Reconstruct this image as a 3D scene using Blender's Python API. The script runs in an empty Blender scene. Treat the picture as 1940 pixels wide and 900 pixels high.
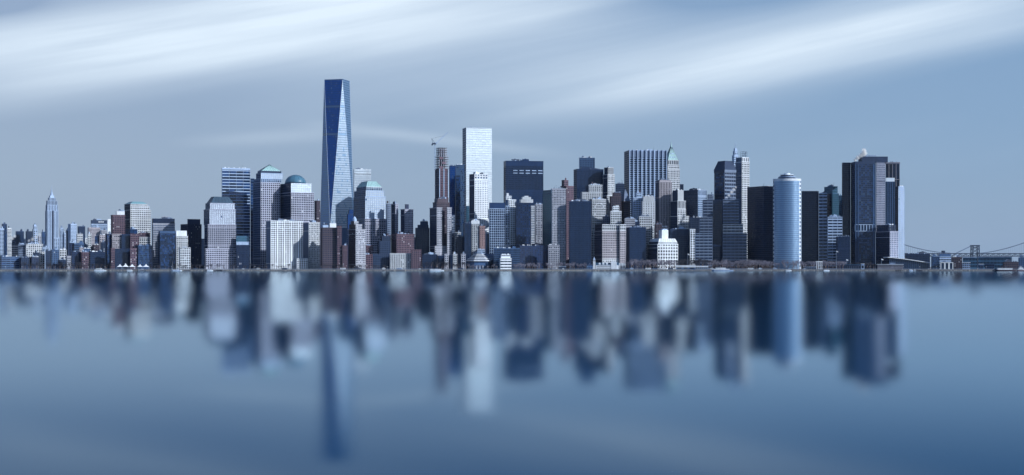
import bpy, math, random
from math import sin, cos, pi, radians, atan2, sqrt, floor, ceil
from mathutils import Vector
random.seed(7)
SC = bpy.context.scene
COL = SC.collection
# ------------------------------------------------------------------ camera
F = 3000.0            # focal length in pixels of the 1940 px wide photograph
HOR, CH = 505.0, 8.0  # horizon row, camera height in metres
cam_d = bpy.data.cameras.new('camera'); cam = bpy.data.objects.new('camera', cam_d); COL.objects.link(cam)
cam.location = (0, 0, CH); cam.rotation_euler = (pi/2, 0, 0)
cam_d.sensor_width = 36; cam_d.lens = 36*F/1940
cam_d.shift_y = (HOR-450)/1940.0
cam_d.clip_start = 1; cam_d.clip_end = 200000
SC.camera = cam
# ------------------------------------------------------------------ light
SUN_AZ = radians(64)      # to the right of the line from city to camera
SUN_EL = radians(26)
sv = Vector((sin(SUN_AZ)*cos(SUN_EL), -cos(SUN_AZ)*cos(SUN_EL), sin(SUN_EL)))
sd = bpy.data.lights.new('sun', 'SUN'); sun = bpy.data.objects.new('sun', sd); COL.objects.link(sun)
sd.energy = 5.0; sd.angle = radians(0.5); sd.color = (.97, .985, 1.0)
sun.rotation_euler = sv.to_track_quat('Z', 'Y').to_euler()
SC.view_settings.view_transform = 'Standard'; SC.view_settings.look = 'None'
SC.view_settings.exposure = 0.0; SC.view_settings.gamma = 1.0
SC.cycles.use_denoising = True
SC.cycles.max_bounces = 6; SC.cycles.volume_bounces = 3

class NT:
    """tiny node helper"""
    def __init__(s, tree): s.t = tree; s.n = tree.nodes; s.l = tree.links
    def add(s, typ, **kw):
        n = s.n.new(typ)
        for k, v in kw.items(): setattr(n, k, v)
        return n
    def put(s, sock, v):
        if hasattr(v, 'is_linked') or hasattr(v, 'links'): s.l.new(v, sock)
        else: sock.default_value = v
    def math(s, op, a, b=0.0, c=0.0, clamp=False):
        n = s.add('ShaderNodeMath', operation=op); n.use_clamp = clamp
        s.put(n.inputs[0], a); s.put(n.inputs[1], b); s.put(n.inputs[2], c)
        return n.outputs[0]
    def mix(s, f, a, b, mode='MIX'):
        n = s.add('ShaderNodeMix', data_type='RGBA', blend_type=mode)
        s.put(n.inputs[0], f)
        s.put(n.inputs[6], a if not isinstance(a, tuple) else (*a, 1)[:4]); s.put(n.inputs[7], b if not isinstance(b, tuple) else (*b, 1)[:4])
        return n.outputs[2]
    def noise(s, vec, scale, detail=3, rough=.5):
        n = s.add('ShaderNodeTexNoise'); s.put(n.inputs['Vector'], vec)
        n.inputs['Scale'].default_value = scale; n.inputs['Detail'].default_value = detail
        n.inputs['Roughness'].default_value = rough
        return n.outputs[0]
    def mapv(s, vec, scale=(1, 1, 1), rot=(0, 0, 0), loc=(0, 0, 0)):
        n = s.add('ShaderNodeMapping'); s.put(n.inputs[0], vec)
        n.inputs['Location'].default_value = loc; n.inputs['Rotation'].default_value = rot; n.inputs['Scale'].default_value = scale
        return n.outputs[0]
    def ramp(s, v, a, b):
        n = s.add('ShaderNodeMapRange'); n.interpolation_type = 'SMOOTHSTEP'
        s.put(n.inputs[0], v); n.inputs[1].default_value = a; n.inputs[2].default_value = b
        return n.outputs[0]

W = bpy.data.worlds.new('World'); SC.world = W; W.use_nodes = True
w = NT(W.node_tree); w.n.clear()
sky = w.add('ShaderNodeTexSky', sky_type='NISHITA'); sky.sun_disc = False
sky.sun_elevation = SUN_EL; sky.sun_rotation = pi - SUN_AZ
sky.air_density = 1.0; sky.dust_density = 1.2; sky.ozone_density = 3.0
tc = w.add('ShaderNodeTexCoord'); D = tc.outputs['Generated']
sx = w.add('ShaderNodeSeparateXYZ'); w.put(sx.inputs[0], D)
az = w.math('ARCTAN2', sx.outputs[0], sx.outputs[1])       # 0 straight ahead, + to the right
el = w.math('ARCSINE', sx.outputs[2])
elp = w.math('MAXIMUM', el, 0.0)
def rad(px, py):   # pixel -> azimuth, elevation
    u = (px-970)/F; v = (HOR-py)/F
    return atan2(u, 1), atan2(v, sqrt(1+u*u))
def streak(x0, y0, x1, y1, wid, amp, soft=.25, lo=1.0, hi=1.0):
    """long-exposure cloud streak between two directions of the sky, wid in px across"""
    a0, e0 = rad(x0, y0); a1, e1 = rad(x1, y1)
    L = sqrt((a1-a0)**2+(e1-e0)**2); cx, sx_ = (a1-a0)/L, (e1-e0)/L
    da = w.math('SUBTRACT', az, a0); de = w.math('SUBTRACT', el, e0)
    s_ = w.math('ADD', w.math('MULTIPLY', da, cx/L), w.math('MULTIPLY', de, sx_/L))
    t_ = w.math('SUBTRACT', w.math('MULTIPLY', de, cx), w.math('MULTIPLY', da, sx_))
    sgn = w.math('GREATER_THAN', t_, 0.0)
    ww = w.math('ADD', w.math('MULTIPLY', sgn, (hi-lo)*wid/F), lo*wid/F)
    q = w.math('DIVIDE', t_, ww)
    g = w.math('EXPONENT', w.math('MULTIPLY', w.math('MULTIPLY', q, q), -1.0))
    win = w.math('MULTIPLY', w.ramp(s_, -soft, soft), w.ramp(s_, 1+soft, 1-soft))
    return w.math('MULTIPLY', w.math('MULTIPLY', g, win), amp)
# soft wispy texture, stretched along the wind
cv = w.add('ShaderNodeCombineXYZ'); w.put(cv.inputs[0], az); w.put(cv.inputs[1], el)
rotv = w.mapv(cv.outputs[0], rot=(0, 0, radians(-11)))
wn = w.noise(w.mapv(rotv, scale=(3.0, 42, 1)), 1.0, 4, .55)
wn2 = w.noise(w.mapv(rotv, scale=(2.0, 14, 1), loc=(3.1, 1.7, 0)), 1.0, 3, .5)
wn3 = w.noise(w.mapv(rotv, scale=(2.2, 110, 1), loc=(.3, 5.1, 0)), 1.0, 3, .6)
tex = w.math('ADD', w.math('ADD', w.math('MULTIPLY', wn, 1.4), w.math('MULTIPLY', wn3, .45)), .08)
parts = [streak(-250, 125, 900, -70, 60, .78, .3, .9, .8),
         streak(100, 140, 1000, 5, 60, .44, .35, .7, 1.0),
         streak(-100, 195, 500, 95, 45, .20, .3),
         streak(550, 120, 1250, 0, 100, .36, .35),
         streak(1000, 200, 2100, 0, 86, .46, .25, .5, 1.0),
         streak(1250, 150, 1850, 10, 52, .38, .35, .9, 1.0),
         streak(380, 268, 700, 250, 13, .16, .4),
         streak(640, 240, 1010, 286, 11, .18, .35),
         streak(-200, 20, 60, 8, 20, -.35, .4),
         streak(1150, 10, 1600, -50, 40, -.22, .4)]
acc = parts[0]
for p_ in parts[1:]: acc = w.math('ADD', acc, p_)
acc = w.math('MULTIPLY', acc, tex)
# general cloud over the rest of the sky: broad stretched bands of the same kind
cl = w.math('MULTIPLY', w.ramp(wn2, .45, .75), w.ramp(elp, .12, .3))
acc = w.math('ADD', acc, w.math('MULTIPLY', cl, .12))
acc = w.math('ADD', acc, w.math('MULTIPLY', w.math('SUBTRACT', wn2, .5), .22))
acc = w.math('MAXIMUM', acc, 0.0); acc = w.math('MINIMUM', acc, 1.0)
# haze veil (thin overcast) laid over the clear sky
tint = w.mix(w.ramp(az, -.35, .35), (.33, .43, .62), (.25, .41, .66))
tint = w.mix(w.ramp(elp, .0, .09), w.mix(0.55, tint, (.31, .45, .67)), tint)
tint = w.mix(w.ramp(elp, .22, .9), tint, (.075, .155, .35))
skyc = w.add('ShaderNodeVectorMath', operation='SCALE'); w.put(skyc.inputs[0], sky.outputs[0]); skyc.inputs['Scale'].default_value = .09
veil = w.mix(.72, skyc.outputs[0], tint)
cloudc = w.mix(acc, veil, (.78, .91, 1.04))
bg = w.add('ShaderNodeBackground'); w.put(bg.inputs[0], cloudc); bg.inputs[1].default_value = 1.0
wo = w.add('ShaderNodeOutputWorld'); w.l.new(bg.outputs[0], wo.inputs[0])

# ------------------------------------------------------------------ materials
MATS = {}
def principled(name):
    m = bpy.data.materials.new(name); m.use_nodes = True
    t = NT(m.node_tree); b = t.n['Principled BSDF']
    return m, t, b
def wallmat(name, col, rough=.8, var=.22, fine=.7, metal=0.0, spec=.3):
    if name in MATS: return MATS[name]
    m, t, b = principled(name)
    oc = t.add('ShaderNodeTexCoord').outputs['Object']
    oi = t.add('ShaderNodeObjectInfo').outputs['Random']
    n1 = t.noise(t.mapv(oc, scale=(.06, .06, .02)), 1.0, 5, .6)
    n2 = t.noise(t.mapv(oc, scale=(1, 1, .25)), fine, 2, .6)
    f = t.math('ADD', t.math('MULTIPLY', n1, .65), t.math('MULTIPLY', n2, .35))
    f = t.math('ADD', f, t.math('MULTIPLY', t.math('SUBTRACT', oi, .5), .25))
    f = t.ramp(f, .3, .7)
    dk = tuple(c*(1-var) for c in col); lt = tuple(min(1, c*(1+var)) for c in col)
    t.put(b.inputs['Base Color'], t.mix(f, dk, lt))
    b.inputs['Roughness'].default_value = rough; b.inputs['Metallic'].default_value = metal
    b.inputs['Specular IOR Level'].default_value = spec
    MATS[name] = m; return m
def glassmat(name, col, rough=.12, ior=1.9, metal=0.0, var=.35):
    if name in MATS: return MATS[name]
    m, t, b = principled(name)
    oc = t.add('ShaderNodeTexCoord').outputs['Object']
    n1 = t.noise(t.mapv(oc, scale=(.25, .25, .25)), 1.0, 3, .7)
    f = t.ramp(n1, .3, .7)
    dk = tuple(c*(1-var) for c in col); lt = tuple(min(1, c*(1+var)) for c in col)
    t.put(b.inputs['Base Color'], t.mix(f, dk, lt))
    t.put(b.inputs['Roughness'], t.math('ADD', t.math('MULTIPLY', n1, rough*.6), rough*.7))
    b.inputs['IOR'].default_value = ior; b.inputs['Metallic'].default_value = metal
    MATS[name] = m; return m
WM = {  # wall colours
 'white': (.80, .81, .82), 'cream': (.66, .61, .56), 'beige': (.46, .42, .42), 'granite': (.48, .44, .47),
 'pale': (.45, .51, .60), 'grey': (.20, .23, .29), 'dgrey': (.07, .085, .12), 'navy': (.012, .028, .070),
 'black': (.013, .034, .082), 'blue': (.018, .045, .105), 'brick': (.165, .095, .11), 'brown': (.09, .062, .072),
 'salmon': (.40, .23, .20), 'steelb': (.07, .125, .22), 'silver': (.54, .63, .72), 'copper': (.26, .45, .44), 'tan': (.50, .41, .39),
 'slate': (.026, .045, .085), 'teal': (.07, .16, .24),
}
for k_ in WM:   # cool blue grade put into the wall colours, darker too
    if k_ not in ('white', 'silver'): WM[k_] = (WM[k_][0]*.68, WM[k_][1]*.81, WM[k_][2]*.98)
WM['white'] = (.62, .68, .75)
def WMAT(k): return wallmat('masonry_'+k if k not in ('silver', 'steelb', 'blue', 'navy', 'black') else 'cladding_'+k, WM[k], rough=.75 if k not in ('silver', 'steelb', 'blue', 'navy', 'black', 'copper') else .4)
GM = {  # glazing: colour, rough, ior, metal
 'g': ((.008, .017, .038), .12, 1.5, 0), 'gn': ((.008, .022, .058), .14, 1.6, 0), 'gb': ((.015, .055, .17), .14, 1.8, .15),
 'gd': ((.008, .022, .055), .14, 1.5, 0), 'gs': ((.40, .48, .57), .38, 1.5, .45), 'gw': ((.70, .80, .88), .42, 1.5, .35),
 'blind': ((.30, .33, .38), .5, 1.5, 0), 'gm': ((.07, .13, .23), .14, 1.7, .4), 'gt': ((.05, .15, .22), .14, 1.8, .4),
 'gk': ((.014, .085, .32), .10, 1.6, .7), 'gx': ((.045, .15, .34), .15, 1.6, .6), 'curved': ((.21, .33, .49), .34, 1.6, .75), 'gy': ((.33, .43, .55), .34, 1.5, .5),
}
def GMAT(k): c, r, i, mt = GM[k]; return glassmat('glass_'+k if k != 'blind' else 'window_blind', c, r, i, mt, .35 if k in ('g', 'gn', 'gd', 'gb', 'blind') else .06)
# pane mixtures: list of (material key, weight)
PM = {'std': (('g', .84), ('gn', .13), ('blind', .03)), 'blue': (('gn', .55), ('gb', .40), ('gm', .05)),
 'dark': (('gd', .95), ('g', .05)), 'lit': (('g', .66), ('blind', .12), ('gn', .22)), 'sil': (('gs', .985), ('gm', .015)),
 'wht': (('gw', 1.0),), 'mid': (('gm', .75), ('gb', .15), ('gn', .10)), 'teal': (('gt', .9), ('gm', .1)), 'deep': (('gk', .9), ('gb', .1)),
 'navy': (('gn', .90), ('gd', .10))}
PMK = {k: [a for a, b in v] for k, v in PM.items()}

# ------------------------------------------------------------------ mesh building
class MB:
    def __init__(s, o=(0, 0, 0)): s.v = []; s.f = []; s.m = []; s.o = o
    def quad(s, a, b, c, d, mi=0):
        n = len(s.v); s.v += [a, b, c, d]; s.f.append((n, n+1, n+2, n+3)); s.m.append(mi)
    def tri(s, a, b, c, mi=0):
        n = len(s.v); s.v += [a, b, c]; s.f.append((n, n+1, n+2)); s.m.append(mi)
    def prism(s, poly, z0, z1, mi=0, top=None, cap=True):
        """poly: ccw 2D list; top: other polygon for the top"""
        top = top or poly; n = len(s.v); k = len(poly)
        s.v += [(p[0], p[1], z0) for p in poly] + [(p[0], p[1], z1) for p in top]
        for i in range(k):
            j = (i+1) % k; s.f.append((n+i, n+j, n+k+j, n+k+i)); s.m.append(mi)
        if cap:
            s.f.append(tuple(n+k+i for i in range(k))); s.m.append(mi)
            s.f.append(tuple(n+i for i in reversed(range(k)))); s.m.append(mi)
    def cone(s, poly, z0, z1, apex, mi=0):
        n = len(s.v); k = len(poly)
        s.v += [(p[0], p[1], z0) for p in poly] + [(apex[0], apex[1], z1)]
        for i in range(k): s.f.append((n+i, n+(i+1) % k, n+k)); s.m.append(mi)
        s.f.append(tuple(n+i for i in reversed(range(k)))); s.m.append(mi)
    def box(s, P, ex, ey, x0, x1, y0, y1, z0, z1, mi=0):
        c = [(P[0]+ex[0]*x+ey[0]*y, P[1]+ex[1]*x+ey[1]*y) for x, y in ((x0, y0), (x1, y0), (x1, y1), (x0, y1))]
        s.prism(c, z0, z1, mi)
    def wbox(s, x0, x1, y0, y1, z0, z1, mi=0): s.prism([(x0, y0), (x1, y0), (x1, y1), (x0, y1)], z0, z1, mi)
    def bar(s, a, b, r, n=4, mi=0, r2=None):
        a = Vector(a); b = Vector(b); d = (b-a)
        if d.length < 1e-6: return
        d.normalize(); up = Vector((0, 0, 1)) if abs(d.z) < .9 else Vector((1, 0, 0))
        x = d.cross(up).normalized(); y = d.cross(x)
        r2 = r if r2 is None else r2; k = len(s.v)
        for P, rr in ((a, r), (b, r2)):
            for i in range(n):
                t = 2*pi*i/n+pi/4; s.v.append(tuple(P+x*(cos(t)*rr)+y*(sin(t)*rr)))
        for i in range(n):
            j = (i+1) % n; s.f.append((k+i, k+n+i, k+n+j, k+j)); s.m.append(mi)
        s.f.append(tuple(k+i for i in range(n))); s.m.append(mi)
        s.f.append(tuple(k+n+i for i in reversed(range(n)))); s.m.append(mi)
    def lathe(s, c, prof, n=24, mi=0, sq=1.0):
        k = len(s.v)
        for r, z in prof:
            for i in range(n):
                t = 2*pi*i/n; s.v.append((c[0]+cos(t)*r, c[1]+sin(t)*r*sq, z))
        for j in range(len(prof)-1):
            for i in range(n):
                i2 = (i+1) % n
                s.f.append((k+j*n+i, k+j*n+i2, k+(j+1)*n+i2, k+(j+1)*n+i)); s.m.append(mi)
        s.f.append(tuple(k+i for i in reversed(range(n)))); s.m.append(mi)
        s.f.append(tuple(k+(len(prof)-1)*n+i for i in range(n))); s.m.append(mi)
    def build(s, name, mats, parent=None, kind=None, smooth=False):
        if not s.v: return None
        me = bpy.data.meshes.new(name)
        ox, oy, oz = s.o
        me.from_pydata([(x-ox, y-oy, z-oz) for x, y, z in s.v], [], s.f)
        if not isinstance(mats, (list, tuple)): mats = [mats]
        for m in mats: me.materials.append(m)
        if len(mats) > 1: me.polygons.foreach_set('material_index', s.m)
        if smooth: me.polygons.foreach_set('use_smooth', [True]*len(s.f))
        o = bpy.data.objects.new(name, me); COL.objects.link(o)
        if parent is not None: o.parent = parent
        else: o.location = s.o
        if kind: o['kind'] = kind
        return o
def thing(name, label, cat, loc, group=None):
    o = bpy.data.objects.new(name, None); COL.objects.link(o); o.location = loc
    o.empty_display_size = 5
    o['label'] = label; o['category'] = cat
    if group: o['group'] = group
    return o
def tag(o, label, cat, group=None):
    o['label'] = label; o['category'] = cat
    if group: o['group'] = group
    return o
GZ = 2.5   # street level
def U(px): return (px-970)/F
def ZZ(py, Y): return CH+(HOR-py)/F*Y
def SZ(px, Y): return px/F*Y
# ------------------------------------------------------------------ the city engine
PLACED = []   # (L, R, Ycorner, polygon)
def overlap(A, B):
    for poly in (A, B):
        for i in range(len(poly)):
            x0, y0 = poly[i]; x1, y1 = poly[(i+1) % len(poly)]
            nx, ny = y1-y0, x0-x1
            a = [p[0]*nx+p[1]*ny for p in A]; b = [p[0]*nx+p[1]*ny for p in B]
            if max(a) <= min(b)+1e-6 or max(b) <= min(a)+1e-6: return False
    return True
def frame_of(L, C, R, Y, th, dep):
    """near corner P, unit vectors along right and left faces, their lengths"""
    uL, uC, uR = U(L), U(C), U(R)
    ex = (cos(th), sin(th)); ey = (-sin(th), cos(th))
    X = uC*Y
    a = (uR*Y-X)/(ex[0]-uR*ex[1]) if R > C else dep
    den = (-ey[0]+uL*ey[1])
    b = (X-uL*Y)/den if (C > L and abs(den) > .02) else dep
    return (X, Y), ex, ey, a, b
def corners(P, ex, ey, a, b, i=0.0):
    f = lambda x, y: (P[0]+ex[0]*x+ey[0]*y, P[1]+ex[1]*x+ey[1]*y)
    return [f(i, i), f(a-i, i), f(a-i, b-i), f(i, b-i)]
class Tier: pass
def facade(mw, mp, P, d, n, length, z0, z1, st, k, panes, r, e0, keys):
    """grid of piers and bands on one face; P start, d along, n inward normal, k metres per px"""
    bay, fl, pf, sf = st['bay']*k, st['fl']*k, st['pf'], st['sf']
    if length < 1.0 or z1-z0 < 1.0: return
    nb = max(1, round(length/bay)); nf = max(1, round((z1-z0)/fl))
    bw = length/nb; fh = (z1-z0)/nf
    hb = sf > pf        # bands stand proud
    yp, yb = (.0, .12*r+.04) if not hb else (.12*r+.04, 0.0)
    wd = st.get('wide', 0)
    if pf > 0:
        for i in range(nb+1):
            hw = bw*pf/2
            if wd and i % wd == 0: hw *= 1.8
            x0, x1 = max(0, i*bw-hw), min(length, i*bw+hw)
            mw.box(P, d, n, x0, x1, yp, r, z0, z1-.02, 0)
    if sf > 0:
        for j in range(nf):
            za = z0+j*fh; mw.box(P, d, n, e0, length-e0, yb, r, za, za+fh*sf, 0)
    th = st.get('cap', 1.2)*k
    mw.box(P, d, n, -.06 if e0 == .05 else 0.0, length+(.06 if e0 == .05 else 0), -.1, r, z1-th, z1+.06, 0)
    if panes:
        wts = PM[st['pm']]; ks = [w_ for _, w_ in wts]; idx = [keys.index(a) for a, _ in wts]
        pick = random.choices(idx, ks, k=nb*nf); q = 0
        y = r-.10
        for i in range(nb):
            xa = i*bw+bw*pf/2+.02; xb = (i+1)*bw-bw*pf/2-.02
            if xb-xa < .1: continue
            for j in range(nf):
                za = z0+j*fh+fh*sf+.02; zb = z0+(j+1)*fh-.04
                if zb-za < .1: continue
                if zb > z1-th: zb = z1-th
                if zb-za < .1: continue
                t1 = random.uniform(-.012, .012)*(zb-za); t2 = random.uniform(-.012, .012)*(xb-xa)
                g = lambda x, z, dy: (P[0]+d[0]*x+n[0]*(y+dy), P[1]+d[1]*x+n[1]*(y+dy), z)
                mp.quad(g(xa, za, -t1-t2), g(xb, za, -t1+t2), g(xb, zb, t1+t2), g(xa, zb, t1-t2), pick[q]); q += 1
STY = dict(bay=3.6, fl=4.0, pf=.34, sf=.38, pm='std', wall='beige', core='g', cap=1.2)
def S(**kw): d = dict(STY); d.update(kw); return d
ST = {
 'grid': S(), 'fine': S(bay=3.3, fl=3.6, pf=.38, sf=.40), 'big': S(bay=4.4, fl=4.4, pf=.34, sf=.34),
 'band': S(bay=8, fl=3.8, pf=.06, sf=.48), 'bandt': S(bay=3.0, fl=3.3, pf=.10, sf=.5), 'rib': S(bay=2.6, fl=4.2, pf=.42, sf=.2),
 'ribw': S(bay=8.4, fl=4.2, pf=.30, sf=.30), 'curt': S(bay=2.4, fl=3.6, pf=.10, sf=.16, pm='blue'), 'plain': S(bay=50, fl=50, pf=1, sf=.96),
 'curtf': S(bay=4.4, fl=4.4, pf=.04, sf=.08, pm='sil'), 'dk': S(bay=2.6, fl=3.9, pf=.22, sf=.3, pm='dark', wall='black'),
 'loft': S(bay=3.4, fl=3.9, pf=.36, sf=.40, pm='lit'),
}
GRID_KEYS = list(GM)
ALLP = [GMAT(k) for k in GRID_KEYS]
def tower(name, label, tiers, Y=2970, st='grid', th=None, dep=None, cat='building', ru=2, wt=0, group=None, free=False, lf=None, seppier=0, top=None, **kw):
    """tiers bottom-up: (L, C, R, top[, overrides]). kw and overrides edit the style; lf edits the left face, mostly putting its shade into the wall colour."""
    base = dict(ST[st]); base.update(kw)
    L, C, R = tiers[0][:3]
    wL = min(t[0] for t in tiers); wR = max(t[2] for t in tiers)
    if th is None:
        thr = atan2(C-L, .9*(R-C)) if C > L else 0.0
        thr = 0.0 if C <= L else max(radians(10), min(radians(40), thr))
    else: thr = radians(th)
    phi = atan2((U(C)), 1)
    tw = thr-phi
    for (l2, r2, yc, py) in PLACED:
        if not free and min(wR, r2)-max(wL, l2) > 1.5: Y = max(Y, yc+12)
    while True:
        k = Y/F
        dd = dep*k if dep else min(45*k, max(12*k, (R-L)*.7*k))
        P, ex, ey, a, b = frame_of(L, C, R, Y, tw, dd)
        if C <= L: b = dd
        pl = corners(P, ex, ey, a, b)
        if free or not any(overlap(pl, q[3]) for q in PLACED): break
        Y += 8
    PLACED.append((wL, wR, Y, pl))
    cx = sum(p[0] for p in pl)/4; cy = sum(p[1] for p in pl)/4
    root = thing(name, label, cat, (cx, cy, GZ), group)
    O = (cx, cy, GZ)
    T = Tier(); T.root = root; T.Y = Y; T.k = k; T.O = O; T.tiers = []; T.ex = ex; T.ey = ey
    zprev = GZ
    groups = {}
    mp = MB(O)
    for i, t in enumerate(tiers):
        ov = t[4] if len(t) > 4 else {}
        s2 = dict(base)
        if 'st' in ov: s2 = dict(ST[ov['st']]); s2['wall'] = base['wall']; s2['pm'] = base['pm']
        s2.update({q: v for q, v in ov.items() if q != 'st'})
        Yt = Y+s2.get('dy', 2.5*i*k)
        dt = s2.get('dep', 0)*k or (dd*(t[2]-t[0])/(R-L))
        P, ex, ey, a, b = frame_of(t[0], t[1], t[2], Yt, tw, dt)
        if t[1] <= t[0]: b = dt
        a = max(a, 1.5); b = max(b, 1.5)
        z0 = zprev if s2.get('b') is None else (GZ if s2['b'] == 0 else ZZ(s2['b'], Yt))
        z1 = ZZ(t[3], Yt)
        if z1 < z0+.5: z1 = z0+.5
        r = s2.get('r', .7)*min(k, 1.6)
        r = min(r, a*.2, b*.2)
        wk = s2['wall']; ck = s2['core']
        tg_ = i
        key = (wk, ck, tg_)
        if key not in groups: groups[key] = MB(O)
        mw = groups[key]
        mw.prism(corners(P, ex, ey, a, b, r), z0, z1-.35, 1)
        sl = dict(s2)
        if lf: sl.update(lf)  # darker wall keys here paint the shaded side
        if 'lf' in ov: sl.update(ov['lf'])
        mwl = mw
        if sl['wall'] != wk:
            k2 = (sl['wall'], ck, tg_)
            if k2 not in groups: groups[k2] = MB(O)
            mwl = groups[k2]
        facade(mw, mp, P, ex, ey, a, z0, z1, s2, k, True, r, .05, GRID_KEYS)
        PL = (P[0]+ey[0]*(b-r), P[1]+ey[1]*(b-r))
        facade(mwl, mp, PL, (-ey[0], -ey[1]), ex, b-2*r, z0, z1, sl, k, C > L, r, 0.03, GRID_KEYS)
        PR = (P[0]+ex[0]*a+ey[0]*r, P[1]+ex[1]*a+ey[1]*r)
        facade(mw, mp, PR, ey, (-ex[0], -ex[1]), b-2*r, z0, z1, s2, k, False, r, 0.03, GRID_KEYS)
        PB = (P[0]+ex[0]*a+ey[0]*b, P[1]+ex[1]*a+ey[1]*b)
        facade(mw, mp, PB, (-ex[0], -ex[1]), (-ey[0], -ey[1]), a, z0, z1, s2, k, False, r, .05, GRID_KEYS)
        if s2['wall'] in ('cream', 'beige', 'tan', 'brown', 'brick', 'granite', 'white', 'salmon') and k < 1.6 and z1-z0 > 14*k and s2['bay'] < 40:
            zz = [z1-1.3*k]
            if z1-z0 > 40*k: zz += [z0+(z1-z0)*.12, z1-(z1-z0)*random.uniform(.10, .2)]
            for zc_ in zz:
                mc = MB(O); mc.prism(corners(P, ex, ey, a, b, -.7*k), zc_, zc_+.8*k); mc.build('cornice', WMAT(s2['wall']), root)
        q = Tier(); q.P, q.a, q.b, q.z0, q.z1, q.Y, q.ex, q.ey = P, a, b, z0, z1, Yt, ex, ey
        T.tiers.append(q)
        zprev = z1
    for (wk, ck, _t), mw in groups.items():
        mw.build('wall', [WMAT(wk), GMAT(ck)], root)
    mp.build('window', ALLP, root, kind='stuff')
    q = T.tiers[-1]
    # flat roof deck and plant
    rf = MB(O); rf.prism(corners(q.P, q.ex, q.ey, q.a, q.b, min(q.a, q.b)*.07), q.z1-.34, q.z1-.1)
    T.roof = rf.build('roof', WMAT('dgrey'), root)
    rs = random.Random(int(L*7+tiers[0][3]*13))
    if top is None and q.a > 5 and q.b > 5:
        for i in range(ru):
            w_ = q.a*rs.uniform(.12, .34); d_ = q.b*rs.uniform(.2, .4)
            x = rs.uniform(.1*q.a, q.a*.9-w_); y = rs.uniform(.1*q.b, q.b*.9-d_)
            m = MB(O); h = rs.uniform(1.8, 4.2)*k
            m.box(q.P, q.ex, q.ey, x, x+w_, y, y+d_, q.z1-.1, q.z1+h)
            m.box(q.P, q.ex, q.ey, x+w_*.3, x+w_*.55, y+d_*.3, y+d_*.6, q.z1+h, q.z1+h+1.0*k)
            m.build('rooftop_unit', WMAT(rs.choice(['grey', 'pale', 'dgrey', base['wall']])), root)
        for i in range(rs.choice((0, 0, 1, 2)) if T.k < 1.6 else 0):
            x = rs.uniform(.2, .8)*q.a; y = rs.uniform(.1, .5)*q.b; m = MB(O); bx_ = (q.P[0]+q.ex[0]*x+q.ey[0]*y, q.P[1]+q.ex[1]*x+q.ey[1]*y); h = rs.uniform(4, 9)*k
            m.bar((*bx_, q.z1-.1), (*bx_, q.z1+h), .2*k, 4, 0, .08*k); m.bar((bx_[0]-.8, bx_[1], q.z1+h*.7), (bx_[0]+.8, bx_[1], q.z1+h*.7), .08*k, 3); m.build('antenna', WMAT('slate'), root)
        if base['pf'] < .9 and q.a > 12 and T.k < 1.6:
            m = MB(O)
            for i in range(rs.randint(4, 8)):
                x = rs.uniform(.08, .85)*q.a; y = rs.uniform(.05, .35)*q.b; s_ = rs.uniform(.9, 2.0)*k
                m.box(q.P, q.ex, q.ey, x, x+s_*1.3, y, y+s_, q.z1-.1, q.z1+s_*rs.uniform(.8, 1.4))
            m.build('cooling_unit', WMAT(rs.choice(['pale', 'grey', 'white'])), root, kind='stuff')
        for i in range(wt):
            x = rs.uniform(.15, .85)*q.a; y = rs.uniform(.15, .6)*q.b
            water_tank(T, (q.P[0]+q.ex[0]*x+q.ey[0]*y, q.P[1]+q.ex[1]*x+q.ey[1]*y), q.z1-.1, k)
    return T
def water_tank(T, c, z, k):
    m = MB(T.O); r = 1.7*k
    for sx_, sy_ in ((1, 1), (1, -1), (-1, 1), (-1, -1)): m.bar((c[0]+sx_*r*.6, c[1]+sy_*r*.6, z), (c[0]+sx_*r*.6, c[1]+sy_*r*.6, z+1.6*k), .12*k)
    m.lathe(c, [(r, z+1.6*k), (r, z+4.6*k), (.05, z+5.8*k)], 10)
    m.build('water_tank', WMAT('brown'), T.root)
def scaled(q, f, off=0.0):
    """footprint of a tier scaled about its centre"""
    c = corners(q.P, q.ex, q.ey, q.a, q.b, -off); cx = sum(p[0] for p in c)/4; cy = sum(p[1] for p in c)/4
    return [(cx+(p[0]-cx)*f, cy+(p[1]-cy)*f) for p in c], (cx, cy)
def add_frustum(T, py, f0=1.0, f1=0.0, mat='copper', name='roof', z0=None, ribs=0):
    q = T.tiers[-1]; z0 = q.z1+.1 if z0 is None else z0; z1 = ZZ(py, q.Y)
    p0, c = scaled(q, f0, .3 if f0 >= 1 else 0); m = MB(T.O)
    if f1 <= 0.001: m.cone(p0, z0, z1, c)
    else: m.prism(p0, z0, z1, 0, scaled(q, f1)[0])
    o = m.build(name, mat if not isinstance(mat, str) else WMAT(mat), T.root)
    if ribs:   # raised seams on the slopes
        m = MB(T.O); p1 = scaled(q, max(f1, .02))[0]
        for e in range(4):
            A, B = p0[e], p0[(e+1) % 4]; C_, D_ = p1[e], p1[(e+1) % 4]
            for i in range(ribs+1):
                t = i/ribs
                m.bar((A[0]+(B[0]-A[0])*t, A[1]+(B[1]-A[1])*t, z0), (C_[0]+(D_[0]-C_[0])*t, C_[1]+(D_[1]-C_[1])*t, z1), .22*T.k)
        s_ = m.build('roof_seam', WMAT('slate'), o); 
    T.topz = z1; T.c = c
    return o
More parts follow.
